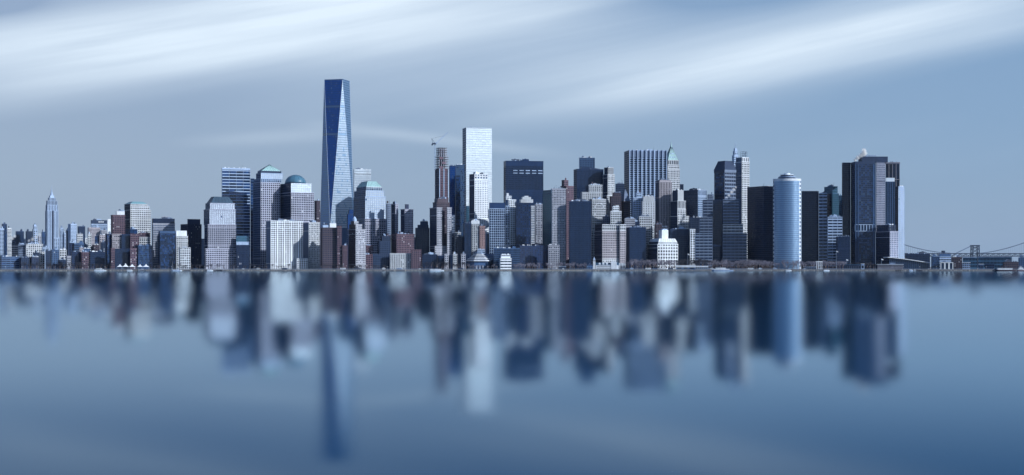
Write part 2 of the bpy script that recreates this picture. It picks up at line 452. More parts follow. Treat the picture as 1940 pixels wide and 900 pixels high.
def add_dome(T, py, wpx, mat, base=None, flat=1.0, name='dome', n=24, ribs=12):
    q = T.tiers[-1]; _, c = scaled(q, 1); z0 = q.z1; z1 = ZZ(py, q.Y); r = wpx/2*T.k
    m = MB(T.O); zb = z0
    if base:
        zb = ZZ(base, q.Y); m2 = MB(T.O); m2.lathe(c, [(r*1.03, z0-.1), (r*1.03, zb)], n); m2.build('drum', WMAT('slate'), T.root)
    prof = [(r*cos(t), zb+(z1-zb)*sin(t)) for t in [i*pi/2/9 for i in range(9)]]+[(.3, z1)]
    m.lathe(c, prof, n); o = m.build(name, mat, T.root, smooth=True)
    m = MB(T.O)
    for i in range(ribs):
        t = 2*pi*i/ribs
        for (r0, a0), (r1, a1) in zip(prof[:-1], prof[1:]):
            m.bar((c[0]+cos(t)*r0, c[1]+sin(t)*r0, a0), (c[0]+cos(t)*r1, c[1]+sin(t)*r1, a1), .25*T.k, 3)
    m.build('dome_rib', WMAT('slate'), o)
    T.topz = z1; T.c = c
    return o
def add_mast(T, px, py0, py1, r=.5, mat='grey', name='antenna', dy=0):
    q = T.tiers[-1]; Y = T.c[1] if hasattr(T, 'c') else q.Y+q.b*.35
    Y += dy
    m = MB(T.O); X = U(px)*Y
    if hasattr(T, 'c') and abs(X-T.c[0]) < 3*T.k: X = T.c[0]
    m.bar((X, Y, ZZ(py0, Y)), (X, Y, ZZ(py1, Y)), r*T.k, 6, 0, r*.35*T.k)
    return m.build(name, WMAT(mat), T.root)
def add_block(T, L, R, top, bot, y=None, wall='grey', name='rooftop_unit', dep=None, st=None):
    """rectangular plant block or crown on the roof, px extents"""
    q = T.tiers[-1]; Y = q.Y+(q.b*.25 if y is None else y*T.k)
    P, ex, ey, a, b = frame_of(L, L, R, Y, atan2(T.ex[1], T.ex[0]), (dep or (R-L)*.8)*T.k)
    b = (dep or (R-L)*.8)*T.k
    m = MB(T.O); z0 = ZZ(bot, Y); z1 = ZZ(top, Y)
    m.box(P, ex, ey, 0, a, 0, b, z0, z1)
    m.box(P, ex, ey, -.3, a+.3, -.3, b+.3, z1, z1+.4)
    o = m.build(name, WMAT(wall), T.root)
    return o
# ------------------------------------------------------------------ the buildings, front ones first
# far left, low front row
tower('office_building', 'low wide glass office with pale floor bands, first on the left shore', [(-6, 3, 37, 486)], 2975, 'band', wall='steelb', pm='blue')
tower('brick_building', 'dark plain block right of the low banded office on the left shore', [(37, 40, 56, 488)], 2980, 'grid', wall='slate', pm='dark')
tower('brick_building', 'low dark block with a stepped top between the left shore trees', [(56, 60, 74, 487)], 2985, 'grid', wall='navy', pm='navy')
tower('apartment_building', 'small cream block among dark ones behind the trees left of the tall spired tower', [(74, 76, 85, 477)], 3000, 'big', wall='cream', pm='std')
tower('apartment_building', 'narrow navy block in front of the foot of the tall spired tower', [(86, 87, 95, 475)], 2990, 'fine', wall='slate', pm='navy')
tower('apartment_building', 'pale blue block with lit window rows at the foot of the tall spired tower', [(95, 98, 112, 473)], 2995, 'loft', wall='steelb', pm='lit')
tower('brick_building', 'low navy shore block with a small red front at its foot', [(105, 108, 125, 492)], 2975, 'grid', wall='slate', pm='navy')
tower('apartment_building', 'narrow beige block on the left shore beside a low navy one', [(125, 127, 134.5, 485)], 2978, 'fine', wall='beige')
tower('brick_building', 'dark wide block left of the small brick one with square windows', [(134, 136, 153, 477)], 2985, 'grid', wall='navy', pm='navy')
tower('brick_building', 'small brick block with square windows between two dark blocks on the left shore', [(153, 155, 168.5, 478)], 2980, 'loft', wall='brick', pm='lit')
tower('office_building', 'wide dark flat-topped block left of the stepped brick and glass complex', [(168.5, 171, 199, 477)], 2985, 'dk', wall='navy')
# stepped brick and glass complex
tower('office_building', 'front step of the brick and glass complex, with dark glazing between brick ends', [(210, 210.5, 217.5, 470), (217.5, 218, 246.5, 471, dict(b=0, dy=2.5, wall='navy', st='curt', pm='navy')), (246.5, 247, 260, 470, dict(b=0, dy=0))], 2972, 'loft', wall='brick', pm='lit', bay=3.5, ru=0, th=10, dep=24)
tower('office_building', 'blue glass block with a sloping top beside the white tents', [(260, 262, 289, 465)], 2975, 'curt', wall='steelb', pm='blue')
tower('office_building', 'smooth blue glass block with a pale rim, left of the cream gridded pair', [(299.7, 303, 332.5, 442), (300, 303, 332.3, 437.5, dict(wall='steelb', st='plain'))], 2972, 'curt', wall='blue', pm='blue', pf=.05, sf=.08, ru=1, top=1)
tower('apartment_building', 'lower cream block with square windows, front one of the cream gridded pair', [(338.8, 341, 361, 469)], 2968, 'big', wall='cream', pm='std', ru=0)
tower('apartment_building', 'cream gridded block with a bright plain crown beside the blue glass block', [(332.5, 334, 356, 447), (332.5, 334, 354, 437, dict(st='plain', wall='white'))], 3010, 'grid', wall='cream', top=1)
tower('office_building', 'upper step of the brick and glass complex, cream brick left, red brick right', [(212, 212.5, 230, 443, dict(wall='tan')), (230, 230.5, 246.5, 444, dict(b=0, dy=2.5, wall='blue', st='curt', pm='navy')), (246.5, 247, 264, 443, dict(b=0, dy=0))], 3010, 'loft', wall='brick', pm='lit', bay=3.4, th=8, dep=26)
tower('office_building', 'narrow blue glass block left of the brick and glass complex', [(199.5, 203, 212, 443)], 3010, 'curt', wall='blue', pm='blue', ru=1)
tower('office_building', 'broad office with a dark ribbed crown and beige floor bands behind the blue glass block', [(287.7, 290, 331.4, 423), (288, 290, 331, 414, dict(st='rib', wall='navy', pm='dark'))], 3060, 'bandt', wall='beige', pm='mid', ru=3)
tower('office_building', 'dark tower with lit window columns and raised crown, left of the granite towers', [(342, 355.5, 382, 424.5), (355, 356, 379.5, 415, dict(st='plain', wall='navy'))], 3060, 'loft', wall='navy', pm='lit', pf=.5)
tower('apartment_building', 'blue box block in front of the green vaulted tower', [(237.5, 247, 260.7, 434)], 3050, 'curt', wall='blue', pm='blue')
tower('office_building', 'cream block with an open colonnade top in front of the green vaulted tower', [(262, 264, 284, 449), (262, 264, 284, 441, dict(st='rib', wall='brick'))], 3060, 'big', wall='cream')
tower('apartment_building', 'red brick tower with white roof blocks left of the green vaulted tower', [(210, 213.5, 237, 407), (219.5, 221, 236, 400, dict(st='plain', wall='white'))], 3080, 'fine', wall='brick', pm='lit')
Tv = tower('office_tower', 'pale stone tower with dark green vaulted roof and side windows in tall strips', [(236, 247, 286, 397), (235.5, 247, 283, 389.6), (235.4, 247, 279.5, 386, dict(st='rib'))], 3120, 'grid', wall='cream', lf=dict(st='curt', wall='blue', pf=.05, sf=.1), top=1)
add_frustum(Tv, 381.6, .97, .55, 'copper', ribs=8)
# granite tower with flat dome (leftmost of the domed four)
mdome = wallmat('patina_blue', (.05, .13, .20), rough=.35); mgreen = wallmat('patina_green', (.27, .44, .46), rough=.5); mdomed = wallmat('patina_dark', (.03, .07, .12), rough=.3)
Ta = tower('granite_tower', 'stepped granite tower with low flat-topped dark dome, leftmost of the four copper-roofed towers', [(387, 390, 452, 471), (387, 394, 447, 425), (386, 397, 446.5, 396, dict(pf=.22, sf=.2, pm='sil', wall='granite')), (389, 398, 445, 384.5, dict(pf=.2, sf=.2, pm='sil', wall='granite'))], 3000, 'grid', wall='granite', bay=3.6, fl=4.0, pf=.30, sf=.34, lf=dict(pf=.1, sf=.35, wall='blue'), top=1, th=16)
add_frustum(Ta, 372, .92, .6, mdomed, name='dome', ribs=6)
tower('office_building', 'pale banded winter garden block between the two left copper-roofed towers', [(447.5, 448, 472.7, 464), (447.5, 448, 472.7, 458, dict(st='plain', wall='pale')), (447.5, 448, 472, 447, dict(st='curt', wall='teal', pm='teal'))], 3010, 'rib', wall='navy', top=1)
# slab apartments on the shore
Tg = tower('apartment_tower', 'bright white slab of flats on the shore before the pyramid and dome towers', [(504, 513, 574, 418)], 3000, 'fine', wall='white', bay=4.6, fl=3.9, pf=.30, sf=.32, wide=3, lf=dict(wall='steelb', pf=.6, sf=.5), ru=3, th=17)
tower('apartment_building', 'low white annex at the foot of the white slab of flats', [(561, 562.5, 583.4, 490)], 2966, 'big', wall='white', ru=1)
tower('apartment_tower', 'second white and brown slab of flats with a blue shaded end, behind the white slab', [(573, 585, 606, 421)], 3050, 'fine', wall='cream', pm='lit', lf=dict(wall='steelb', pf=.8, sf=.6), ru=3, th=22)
tower('apartment_tower', 'brown brick slab with a reddish right end and white penthouses, before the tallest tower', [(607.5, 611, 637.5, 431), (638, 639, 647.5, 428, dict(b=0, dy=1, wall='brick', pm='lit')), (624, 625, 637, 423, dict(b=431, dy=14, st='plain', wall='white')), (611, 612, 622, 426.5, dict(b=431, dy=12, st='plain', wall='pale'))], 2990, 'loft', wall='brown', pm='navy', ru=3)
tower('apartment_building', 'low reddish block with lit windows right of the brown brick slab', [(647.5, 649, 658.5, 465)], 2990, 'loft', wall='brick', pm='lit')
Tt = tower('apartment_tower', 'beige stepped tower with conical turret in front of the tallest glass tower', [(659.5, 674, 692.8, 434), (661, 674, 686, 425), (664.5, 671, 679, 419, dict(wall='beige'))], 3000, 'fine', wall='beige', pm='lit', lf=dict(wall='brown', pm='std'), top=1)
m_ = MB(Tt.O); q_ = Tt.tiers[-1]; c_ = scaled(q_, 1)[1]; m_.lathe(c_, [(3.6, q_.z1-.1), (3.6, q_.z1+5), (.2, q_.z1+9.5)], 12); m_.build('turret', WMAT('pale'), Tt.root)
tower('apartment_building', 'low brick block with arched windows on the shore before the beige stepped tower', [(679.4, 680.5, 706, 482)], 2968, 'loft', wall='brick', pm='lit', bay=4.2, ru=2)
tower('apartment_building', 'wide low dark blue block beside the low brick one on the shore', [(706, 706.5, 738.3, 481)], 2975, 'grid', wall='slate', pm='navy', bay=4, ru=2)
tower('apartment_building', 'low cream block with crowded windows in the middle of the shore row', [(738.5, 739, 779, 480)], 2970, 'loft', wall='cream', pm='std', bay=3.4, pf=.3, ru=3)
tower('apartment_building', 'low brick corner block with white ground floor at the end of the shore row', [(779.2, 780, 798, 473)], 2972, 'loft', wall='brick', pm='lit', bay=3.4, ru=2)
tower('apartment_building', 'dark stepped block behind the wide low blue one', [(715, 719, 739.5, 457), (722, 724, 739, 447)], 3040, 'grid', wall='slate', pm='navy', wt=1)
tower('apartment_building', 'pinkish slab peeping between the dark stepped block and the large brick block', [(729, 731, 740.5, 446)], 3060, 'fine', wall='brick')
tower('apartment_tower', 'large red-brown brick block with many small windows behind the low cream row', [(741, 751.5, 785.4, 443)], 3050, 'fine', wall='brick', pm='lit', wt=2, ru=3)
tower('apartment_building', 'reddish slab between the beige stepped tower and the dark stepped block', [(693, 694, 706, 465)], 3050, 'fine', wall='brick', pm='lit')
# centre left: dark shore blocks, their shade put into navy walls
tower('apartment_building', 'long dark block in shade between the brick corner block and the twin cream wings', [(798, 800, 829, 482)], 2985, 'grid', wall='navy', pm='dark', ru=2)
tower('apartment_building', 'left cream wing with open window strips at the foot of the brown banded tower', [(841.7, 842.5, 849.5, 481)], 2978, 'loft', wall='beige')
tower('apartment_building', 'middle cream block among dark ones left of the tiered museum', [(857.5, 858.5, 866, 481)], 2978, 'loft', wall='cream')
tower('apartment_building', 'dark narrow block between the middle cream block and the brown one by the museum', [(866, 867, 873, 483)], 2990, 'grid', wall='navy', pm='dark', ru=0)
tower('apartment_building', 'small brown block just left of the tiered museum', [(873, 874, 882, 481)], 2985, 'loft', wall='beige')
tower('apartment_building', 'dark block in shade left of the middle cream one', [(829, 830, 841.5, 484)], 2990, 'grid', wall='navy', pm='dark', ru=0)
tower('apartment_building', 'dark shaded block between the left cream wing and the middle cream one', [(849.7, 850.5, 857.3, 484)], 2990, 'grid', wall='navy', pm='dark', ru=0)
# tiered museum: hexagonal stepped pyramid of louvred tiers
def museum():
    Y = 2975+27; k = Y/F; X = U(907)*Y
    root = thing('museum_building', 'six-sided museum with stepped pale louvred tiers rising like a pyramid', 'building', (X, Y, GZ))
    O = (X, Y, GZ)
    hexa = lambda r: [(X+r*cos(radians(60*i+8)), Y+r*sin(radians(60*i+8))*.9) for i in range(6)]
    m = MB(O); m.prism(hexa(21), GZ, ZZ(497, Y)); 
    m.build('wall', WMAT('steelb'), root)
    zs = ZZ(497, Y); tops = [493, 489.8, 486.8, 484, 481.2, 478.6]
    for i, py in enumerate(tops):
        r = 24-3.3*i; z1 = ZZ(py, Y)
        m = MB(O); m.prism(hexa(r), zs+ (z1-zs)*.55, z1); m.build('roof_tier', WMAT('white' if i < 5 else 'pale'), root)
        m = MB(O); m.prism(hexa(r-1.6), zs, zs+(z1-zs)*.55); m.build('louvre_band', WMAT('navy'), root)
        zs = z1
    m = MB(O)
    h = hexa(21.15); 
    for e in range(6):
        A, B = h[e], h[(e+1) % 6]
        for i in range(7):
            t = (i+.5)/7; x = A[0]+(B[0]-A[0])*t; y = A[1]+(B[1]-A[1])*t
            dx, dy = (B[0]-A[0])/21, (B[1]-A[1])/21; L_ = sqrt(dx*dx+dy*dy); dx, dy = dx/L_, dy/L_
            m.quad((x-dx*.8, y-dy*.8, GZ+1), (x+dx*.8, y+dy*.8, GZ+1), (x+dx*.8, y+dy*.8, GZ+7.5), (x-dx*.8, y-dy*.8, GZ+7.5), i % 2)
    m.build('window', [GMAT('g'), GMAT('blind')], root, kind='stuff')
    PLACED.append((882.5, 931.7, 2982, hexa(25)))
museum()
tower('museum_wing', 'white annex with deep horizontal slots beside the tiered museum', [(946.7, 948, 969, 489), (948.5, 949.5, 967, 482.5)], 2970, 'band', wall='white', pf=.02, sf=.55, fl=5.0, pm='navy', r=1.6, ru=0)
tower('office_building', 'low blue glass wing behind the white slotted annex', [(935, 936, 985, 470)], 2990, 'curt', wall='steelb', pm='navy', ru=1)
tower('office_building', 'low dark wing with a pale clerestory strip right of the tiered museum', [(902.5, 904, 935, 481), (903, 904.5, 919, 473, dict(wall='pale', st='band'))], 3020, 'dk', wall='navy', ru=0)
tower('office_building', 'wide low navy block with rows of small lit windows in front of the black tower', [(967, 985, 1038, 465)], 3000, 'grid', wall='navy', pm='blue', bay=3.4, fl=4.2, pf=.4, sf=.45, ru=2)
tower('apartment_tower', 'low pale wing at the foot of the slim cream tower', [(1038, 1039, 1060, 464)], 2985, 'grid', wall='beige', pm='lit', ru=0)
Tc = tower('apartment_tower', 'slim cream tower with bright top edge before the green-blue glass tower', [(1045, 1046, 1072, 357)], 3010, 'fine', wall='beige', pm='lit', bay=2.8, fl=3.3, th=10, cap=2.4, ru=0)
tower('office_tower', 'big black glass slab with one thin bright line, right of the slim cream tower', [(1078, 1079, 1120, 412), (1078, 1079, 1120, 381, dict(dy=0.02))], 3000, 'dk', wall='black', ru=4, cap=1.0)
# battery: brown apartment block and pier house
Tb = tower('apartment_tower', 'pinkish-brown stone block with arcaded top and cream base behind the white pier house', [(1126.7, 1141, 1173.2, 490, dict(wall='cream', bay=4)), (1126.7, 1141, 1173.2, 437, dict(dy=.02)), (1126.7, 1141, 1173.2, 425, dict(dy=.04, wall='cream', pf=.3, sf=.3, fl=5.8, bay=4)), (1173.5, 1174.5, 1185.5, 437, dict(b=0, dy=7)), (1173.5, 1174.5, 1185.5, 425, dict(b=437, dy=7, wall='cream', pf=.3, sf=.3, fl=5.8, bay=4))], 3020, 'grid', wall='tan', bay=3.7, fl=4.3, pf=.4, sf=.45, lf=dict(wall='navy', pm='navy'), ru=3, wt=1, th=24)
tower('office_tower', 'dark blue ribbed slab between the arcaded brown block and the white dormered office', [(1186.5, 1193, 1224, 430.5)], 3040, 'rib', wall='blue', pm='navy', bay=2.2, pf=.3, sf=.1, ru=3)
tower('park_building', 'small cream rotunda block with a bare upper wall behind the park trees', [(1194, 1195, 1217.5, 484)], 3010, 'plain', wall='cream', ru=0)
# white dormered office
Tw = tower('office_building', 'bright white office with dormered mansard roof and tall penthouse behind the park trees', [(1226, 1246, 1284.6, 462), (1229, 1247.5, 1283, 458, dict(st='rib')), ], 3030, 'big', wall='white', bay=5.4, fl=6.2, pf=.36, sf=.36, lf=dict(wall='slate', pm='navy'), th=28, top=1)
add_frustum(Tw, 451.8, .99, .86, 'white', ribs=8)
add_block(Tw, 1254, 1266, 436, 452, 14, 'white', 'penthouse', 12); add_block(Tw, 1255.5, 1264.5, 434, 436.2, 15.5, 'pale', 'rooftop_unit', 8)
tower('office_building', 'large dark blue office with a lit corner left of the striped glass office', [(1266, 1268, 1306.5, 446), (1267, 1269, 1306, 434, dict(st='rib', pm='navy'))], 3090, 'grid', wall='slate', pm='navy', ru=3)
tower('office_building', 'slim white office with black windows between the dark blue office and the striped glass one', [(1307, 1307.6, 1317, 434)], 3060, 'big', wall='white', pm='std', ru=0)
# striped glass office with dark bay
Ts = tower('office_tower', 'striped blue glass office with a dark recessed central bay and stepped lower wings', [(1316.7, 1317.2, 1349.8, 442), (1369, 1369.5, 1415, 442, dict(b=0, dy=0)), (1324.5, 1325.5, 1350, 412, dict(b=0, dy=5)), (1369.3, 1370, 1408, 425, dict(b=0, dy=6, wall='cream')), (1331, 1332, 1350.3, 378, dict(b=0, dy=12, dep=30)), (1350.6, 1351, 1368.6, 378.6, dict(b=0, dy=22, dep=30, st='dk', wall='navy', fl=4.4, sf=.2)), (1369.6, 1370, 1400, 378, dict(b=0, dy=12, dep=30))], 3060, 'band', wall='grey', pm='navy', fl=5.6, sf=.36, th=3, dep=44, ru=3)
tower('office_building', 'dark glass podium with thin light lines behind the park trees', [(1328, 1332, 1411, 467)], 3020, 'band', wall='blue', pm='dark', fl=5, sf=.2, ru=4)
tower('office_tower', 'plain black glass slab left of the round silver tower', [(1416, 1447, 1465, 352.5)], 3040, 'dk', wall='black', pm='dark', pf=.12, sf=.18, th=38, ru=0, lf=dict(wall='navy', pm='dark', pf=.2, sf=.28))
# round silver tower
def round_tower():
    L, R = 1465, 1517; Y = 3015; k = Y/F
    X = U(1491)*Y; w_ = (R-L)/2*k; O = (X, Y, GZ)
    root = thing('office_tower', 'round silver-blue glass tower with striped white edges and stacked disc crown', 'building', O)
    phi = atan2(X, Y); zt = ZZ(338, Y-20)
    # curved face towards the harbour, wedge body behind
    rr = w_*1.12; half = math.asin(.86/1.12)
    def pt(t, r=rr, back=0): return (X+sin(t-phi*-0+phi)*r - sin(phi)*0, Y-cos(t+phi)*r) if False else (X+sin(t)*r*cos(phi)+(-cos(t)*r)*sin(phi)+0, Y+(-cos(t)*r)*cos(phi)*1.0-sin(t)*r*sin(phi))
    arc = [pt(-half+2*half*i/24) for i in range(25)]
    ex = (cos(phi), -sin(phi)); ey = (sin(phi), cos(phi))
    P2 = lambda x, y: (X+ex[0]*x+ey[0]*y, Y+ex[1]*x+ey[1]*y)
    arc = [P2(sin(t)*rr, -cos(t)*rr+rr*.55) for t in [-half+2*half*i/24 for i in range(25)]]
    arci = [P2(sin(t)*(rr-.5), -cos(t)*(rr-.5)+rr*.55) for t in [-half+2*half*i/24 for i in range(25)]]
    back = [P2(w_, 2), P2(w_*.75, 24), P2(-w_*.75, 24), P2(-w_, 2)]
    m = MB(O); m.prism(arci+back, GZ, zt); m.build('wall', WMAT('pale'), root)
    nf = 42; fh = (zt-GZ-4)/nf; g = MB(O); b = MB(O); z00 = GZ
    for j in range(nf):
        z0 = z00+j*fh
        for i in range(24):
            A, B = arc[i], arc[i+1]
            g.quad((A[0], A[1], z0+fh*.18), (B[0], B[1], z0+fh*.18), (B[0], B[1], z0+fh), (A[0], A[1], z0+fh), 0)
        for i in range(24):
            A, B = arc[i], arc[i+1]; 
            b.quad((A[0], A[1], z0), (B[0], B[1], z0), (B[0], B[1], z0+fh*.18), (A[0], A[1], z0+fh*.18))
    g.build('window', [GMAT('curved'), GMAT('gm')], root, kind='stuff')
    b.build('spandrel', WMAT('steelb'), root)
    for s in (-1, 1):   # striped edge bays
        m = MB(O); gl = MB(O)
        n2 = 22; f2 = (zt-GZ-4)/n2
        for j in range(n2):
            z0 = z00+j*f2; fh = f2
            x0, x1 = sorted((s*(w_*.82), s*w_))
            c = [P2(x0, -rr*.08), P2(x1, 0), P2(x1, 4), P2(x0, 4)]
            m.prism(c, z0, z0+fh*.5)
        m.build('edge_band', WMAT('white'), root)
        c = [P2(x0+.4, 0.3), P2(x1-.4, .7), P2(x1-.4, 3.9), P2(x0+.4, 3.9)]
        gl.prism(c, z00, zt-4.2); gl.build('edge_glazing', GMAT('gd'), root)
    m = MB(O); m.prism([P2(x*1.02, y*1.02) for x, y in [(sin(t)*rr, -cos(t)*rr+rr*.55) for t in [-half+2*half*i/24 for i in range(25)]]]+[P2(w_*1.01, 2), P2(w_*.76, 24.3), P2(-w_*.76, 24.3), P2(-w_*1.01, 2)], zt-4, zt+.4)
    m.build('cornice', WMAT('white'), root)
    cc = P2(0, 4)
    for r0, z0, z1, mt in ((15.5, 0, 2.4, 'navy'), (16.5, 2.4, 4, 'pale'), (12, 4, 6.6, 'navy'), (13, 6.6, 8, 'silver'), (6, 8, 10.5, 'white')):
        m = MB(O); m.lathe(cc, [(r0, zt+.4+z0), (r0, zt+.4+z1)], 28); m.build('crown_disc', WMAT(mt), root, smooth=False)
    for i in range(16):
        t = 2*pi*i/16; m = MB(O); m.bar((cc[0]+cos(t)*18, cc[1]+sin(t)*18, zt+.3), (cc[0]+cos(t)*13, cc[1]+sin(t)*13, zt+6), .35); m.build('crown_strut', WMAT('slate'), root)
    m = MB(O); m.bar((cc[0], cc[1], zt+10), (cc[0], cc[1], zt+16), .4, 6, 0, .1); m.build('antenna', WMAT('grey'), root)
    PLACED.append((L, R, Y-10, arc[::6]+back))

round_tower()
tower('office_tower', 'black slab with faint rows right of the round silver tower', [(1518.5, 1519, 1551, 362)], 3120, 'dk', wall='black', pm='dark', pf=.12, sf=.3, ru=3)
tower('office_tower', 'narrow office with strong pale floor bands between two dark slabs', [(1551.3, 1551.3, 1567, 366)], 3110, 'band', wall='pale', pm='dark', fl=6.2, sf=.40, dep=35, ru=1)
tower('office_building', 'dark stepped block at the left foot of the tall chamfered slab', [(1584, 1586, 1611, 470), (1584, 1587, 1611, 448)], 3040, 'dk', wall='navy', ru=0)
tower('office_building', 'low banded office with a dark doorway shaft left of the tall chamfered slab', [(1567.5, 1568.5, 1596, 411)], 3070, 'band', wall='pale', pm='dark', fl=5.4, sf=.42, ru=3)
# tall chamfered slab with belt of bays
def belt(L, R, top, bot, n, T, q):
    """pale framed bays standing proud of a tower face"""
    P, ex, ey = q.P, q.ex, q.ey
    z0, z1 = ZZ(bot, q.Y), ZZ(top, q.Y)
    for z in (z0-.4, z1-.6):
        m = MB(T.O); m.box(P, ex, ey, -.5, q.a+.5, -.7, -.12, z, z+1.1); m.build('belt_course', WMAT('pale'), T.root)
    for i in range(n+1):
        m = MB(T.O); x = q.a*i/n; m.box(P, ex, ey, x-.6, x+.6, -.6, -.13, z0+.75, z1-.65); m.build('belt_pier', WMAT('pale'), T.root)
    m = MB(T.O); m.box(P, ex, ey, .6, q.a-.6, -.3, -.13, z0+.75, z1-.65); m.build('belt_glazing', GMAT('gd'), T.root)
Tm = tower('office_building', 'lower dark annex with pale sunlit right face at the foot of the chamfered slab', [(1658.8, 1686, 1702, 438), (1661, 1684, 1698, 426, dict(pf=.15, sf=.05, wall='slate', bay=5, fl=12, pm='dark'))], 3015, 'grid', wall='granite', pm='mid', pf=.4, sf=.4, lf=dict(wall='navy', pm='navy', pf=.2, sf=.3), th=36, ru=1)
Tl = tower('office_tower', 'tall dark chamfered slab with pale corner columns and a belt of bays, farthest right', [(1611.7, 1620, 1658, 306, dict(dy=0)), (1658.6, 1660, 1677, 306.6, dict(b=0, dy=12, dep=40, st='bandt', wall='granite', pm='mid', bay=2.4, fl=3.4, sf=.55, pf=.3)), (1595, 1597, 1611.4, 308, dict(b=0, dy=26, st='dk', wall='navy', pm='dark', pf=.1, sf=.15, cap=3))], 3060, 'curt', wall='slate', pm='blue', bay=3.8, fl=4.0, pf=.26, sf=.3, th=13, dep=45, ru=0, top=1, cap=5)  # granite right flank and navy left flank carry sun and shade in colour
q = Tl.tiers[0]; belt(0, 0, 425.5, 438, 7, Tl, q)
for x_ in (0.4, q.a-1.4, q.a-4.6, 5.0):
    m_ = MB(Tl.O); m_.box(q.P, q.ex, q.ey, x_, x_+1.5, -1.0, -.72, GZ, q.z1-5.4); m_.build('corner_column', WMAT('steelb'), Tl.root)
Tl.tiers = Tl.tiers[:1]; add_block(Tl, 1633, 1682, 297, 307, 10, 'slate', 'penthouse', 30); add_block(Tl, 1640, 1660, 294.6, 297, 16, 'pale', 'rooftop_unit', 12)
tower('office_tower', 'ribbed blue-grey tower standing between the chamfered slab and the bright speckled slab', [(1677.2, 1678, 1695, 344), (1677.2, 1678, 1695, 337, dict(st='plain', wall='silver'))], 3100, 'rib', wall='steelb', pm='dark', bay=4.2, pf=.35, sf=.05, ru=0)
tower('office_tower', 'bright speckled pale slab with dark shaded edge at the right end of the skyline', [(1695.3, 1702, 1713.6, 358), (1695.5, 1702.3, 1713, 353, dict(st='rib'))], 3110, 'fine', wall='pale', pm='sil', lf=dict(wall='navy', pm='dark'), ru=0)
tower('office_tower', 'black tower with pale columns behind the ribbed tower at right', [(1677.5, 1677.5, 1704.5, 307.5)], 3160, 'ribw', wall='tan', pm='dark', bay=6.6, pf=.12, sf=.03, fl=60, cap=3, dep=40, ru=0)
tower('office_tower', 'teal glass tower with square dark head behind the low banded office', [(1561, 1576, 1589.5, 366, dict(lf=dict(wall='navy', pm='navy'))), (1561.5, 1577, 1587, 353, dict(st='dk'))], 3110, 'curt', wall='teal', pm='teal', th=30, ru=3)
tower('office_building', 'short glass block with a white notch right of the teal glass tower', [(1587.5, 1588.5, 1597, 370)], 3130, 'curt', wall='teal', pm='mid', ru=1)

# middle of the skyline, second and third rows
tower('apartment_building', 'small white stepped top among brown roofs left of the blank-walled cream tower', [(1156, 1157, 1177, 400), (1160, 1161, 1173, 391)], 3110, 'big', wall='white', ru=1, wt=1)
tower('office_building', 'beige block with a flat cornice above the arcaded brown block', [(1183, 1184, 1203, 414)], 3100, 'grid', wall='beige', ru=2)
tower('office_building', 'grey block with roof sheds behind the arcaded brown block', [(1141, 1146, 1160, 410)], 3105, 'grid', wall='grey', ru=3)
tower('office_building', 'dark shaded roofs above the dark blue ribbed slab', [(1186, 1190, 1212, 420)], 3120, 'dk', wall='navy', ru=3)  # shade of these roofs comes from the navy wall colour
tower('hotel_building', 'cream gabled hotel block with a green copper edge behind the dark blue ribbed slab', [(1209, 1211.5, 1236, 410)], 3120, 'grid', wall='cream', pm='std', bay=4, fl=4.6, ru=2)
tower('office_building', 'small white block with a curved parapet beside the white dormered office', [(1224.5, 1226, 1239, 430), (1228, 1229, 1237, 424)], 3090, 'big', wall='white', ru=1)
tower('office_building', 'little brick block with white rooftop sheds above the white dormered office', [(1240, 1242, 1254, 425)], 3100, 'grid', wall='brown', ru=3, wt=1)
tower('office_building', 'plain grey-brown block behind the penthouse of the white dormered office', [(1251, 1253, 1267, 430)], 3120, 'grid', wall='tan', ru=2)
# tapering cream tower with wings
Tq = tower('office_tower', 'cream stepped tower with slim upper stage, right of the beige striped tower', [(1265, 1284, 1308, 433, dict(lf=dict(wall='slate'))), (1269, 1284, 1305, 409), (1269.4, 1283.6, 1299.5, 396), (1269.4, 1283.6, 1299, 380, dict(st='rib', fl=12, bay=3.2, sf=.1)), (1274, 1284.2, 1295, 360, dict(st='plain'))], 3140, 'rib', wall='cream', pm='std', bay=3.4, fl=4.4, sf=.35, lf=dict(wall='slate', pm='navy'), th=30, ru=1)
tower('office_tower', 'low dark grid wing before the tall grid tower right of the cream stepped tower', [(1304, 1306, 1331, 412)], 3150, 'grid', wall='slate', pm='navy', ru=2)
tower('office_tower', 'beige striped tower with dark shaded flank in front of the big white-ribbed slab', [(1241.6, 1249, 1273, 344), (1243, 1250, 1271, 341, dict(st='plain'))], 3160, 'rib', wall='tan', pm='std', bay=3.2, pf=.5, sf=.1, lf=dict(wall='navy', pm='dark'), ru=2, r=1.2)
tower('apartment_tower', 'blank cream-walled tower with rounded shoulders and one strip of windows', [(1215, 1217.5, 1241, 381), (1217, 1219, 1240, 372, dict(st='plain'))], 3160, 'big', wall='cream', bay=5, fl=4.4, pf=.62, sf=.5, ru=2)
tower('apartment_building', 'pale stepped block with a dark penthouse left of the blank cream-walled tower', [(1197, 1200, 1217, 374), (1203, 1206, 1215, 365)], 3180, 'grid', wall='pale', ru=1, wt=1)
Tp = tower('office_tower', 'brown stone tower block with steep triangular gable, above the white stepped top', [(1155, 1158, 1177, 372), (1160, 1162, 1176, 365)], 3180, 'grid', wall='brown', ru=0)
Tgb = tower('office_tower', 'tall steep gable roof rising beside the brown stone block', [(1174, 1182, 1194, 381)], 3178, 'grid', wall='brown', ru=0, top=1)
add_frustum(Tgb, 356, 1.0, 0.05, 'grey', ribs=4)
Tar = tower('office_tower', 'ornate cream block with one great round arch below its cornice, right of the black slab', [(1114, 1121, 1148, 436), (1116, 1122, 1148, 377)], 3120, 'grid', wall='cream', pm='std', bay=4.2, fl=4.6, ru=3, th=22)
q = Tar.tiers[1]; m_ = MB(Tar.O); cxm = q.a*.5
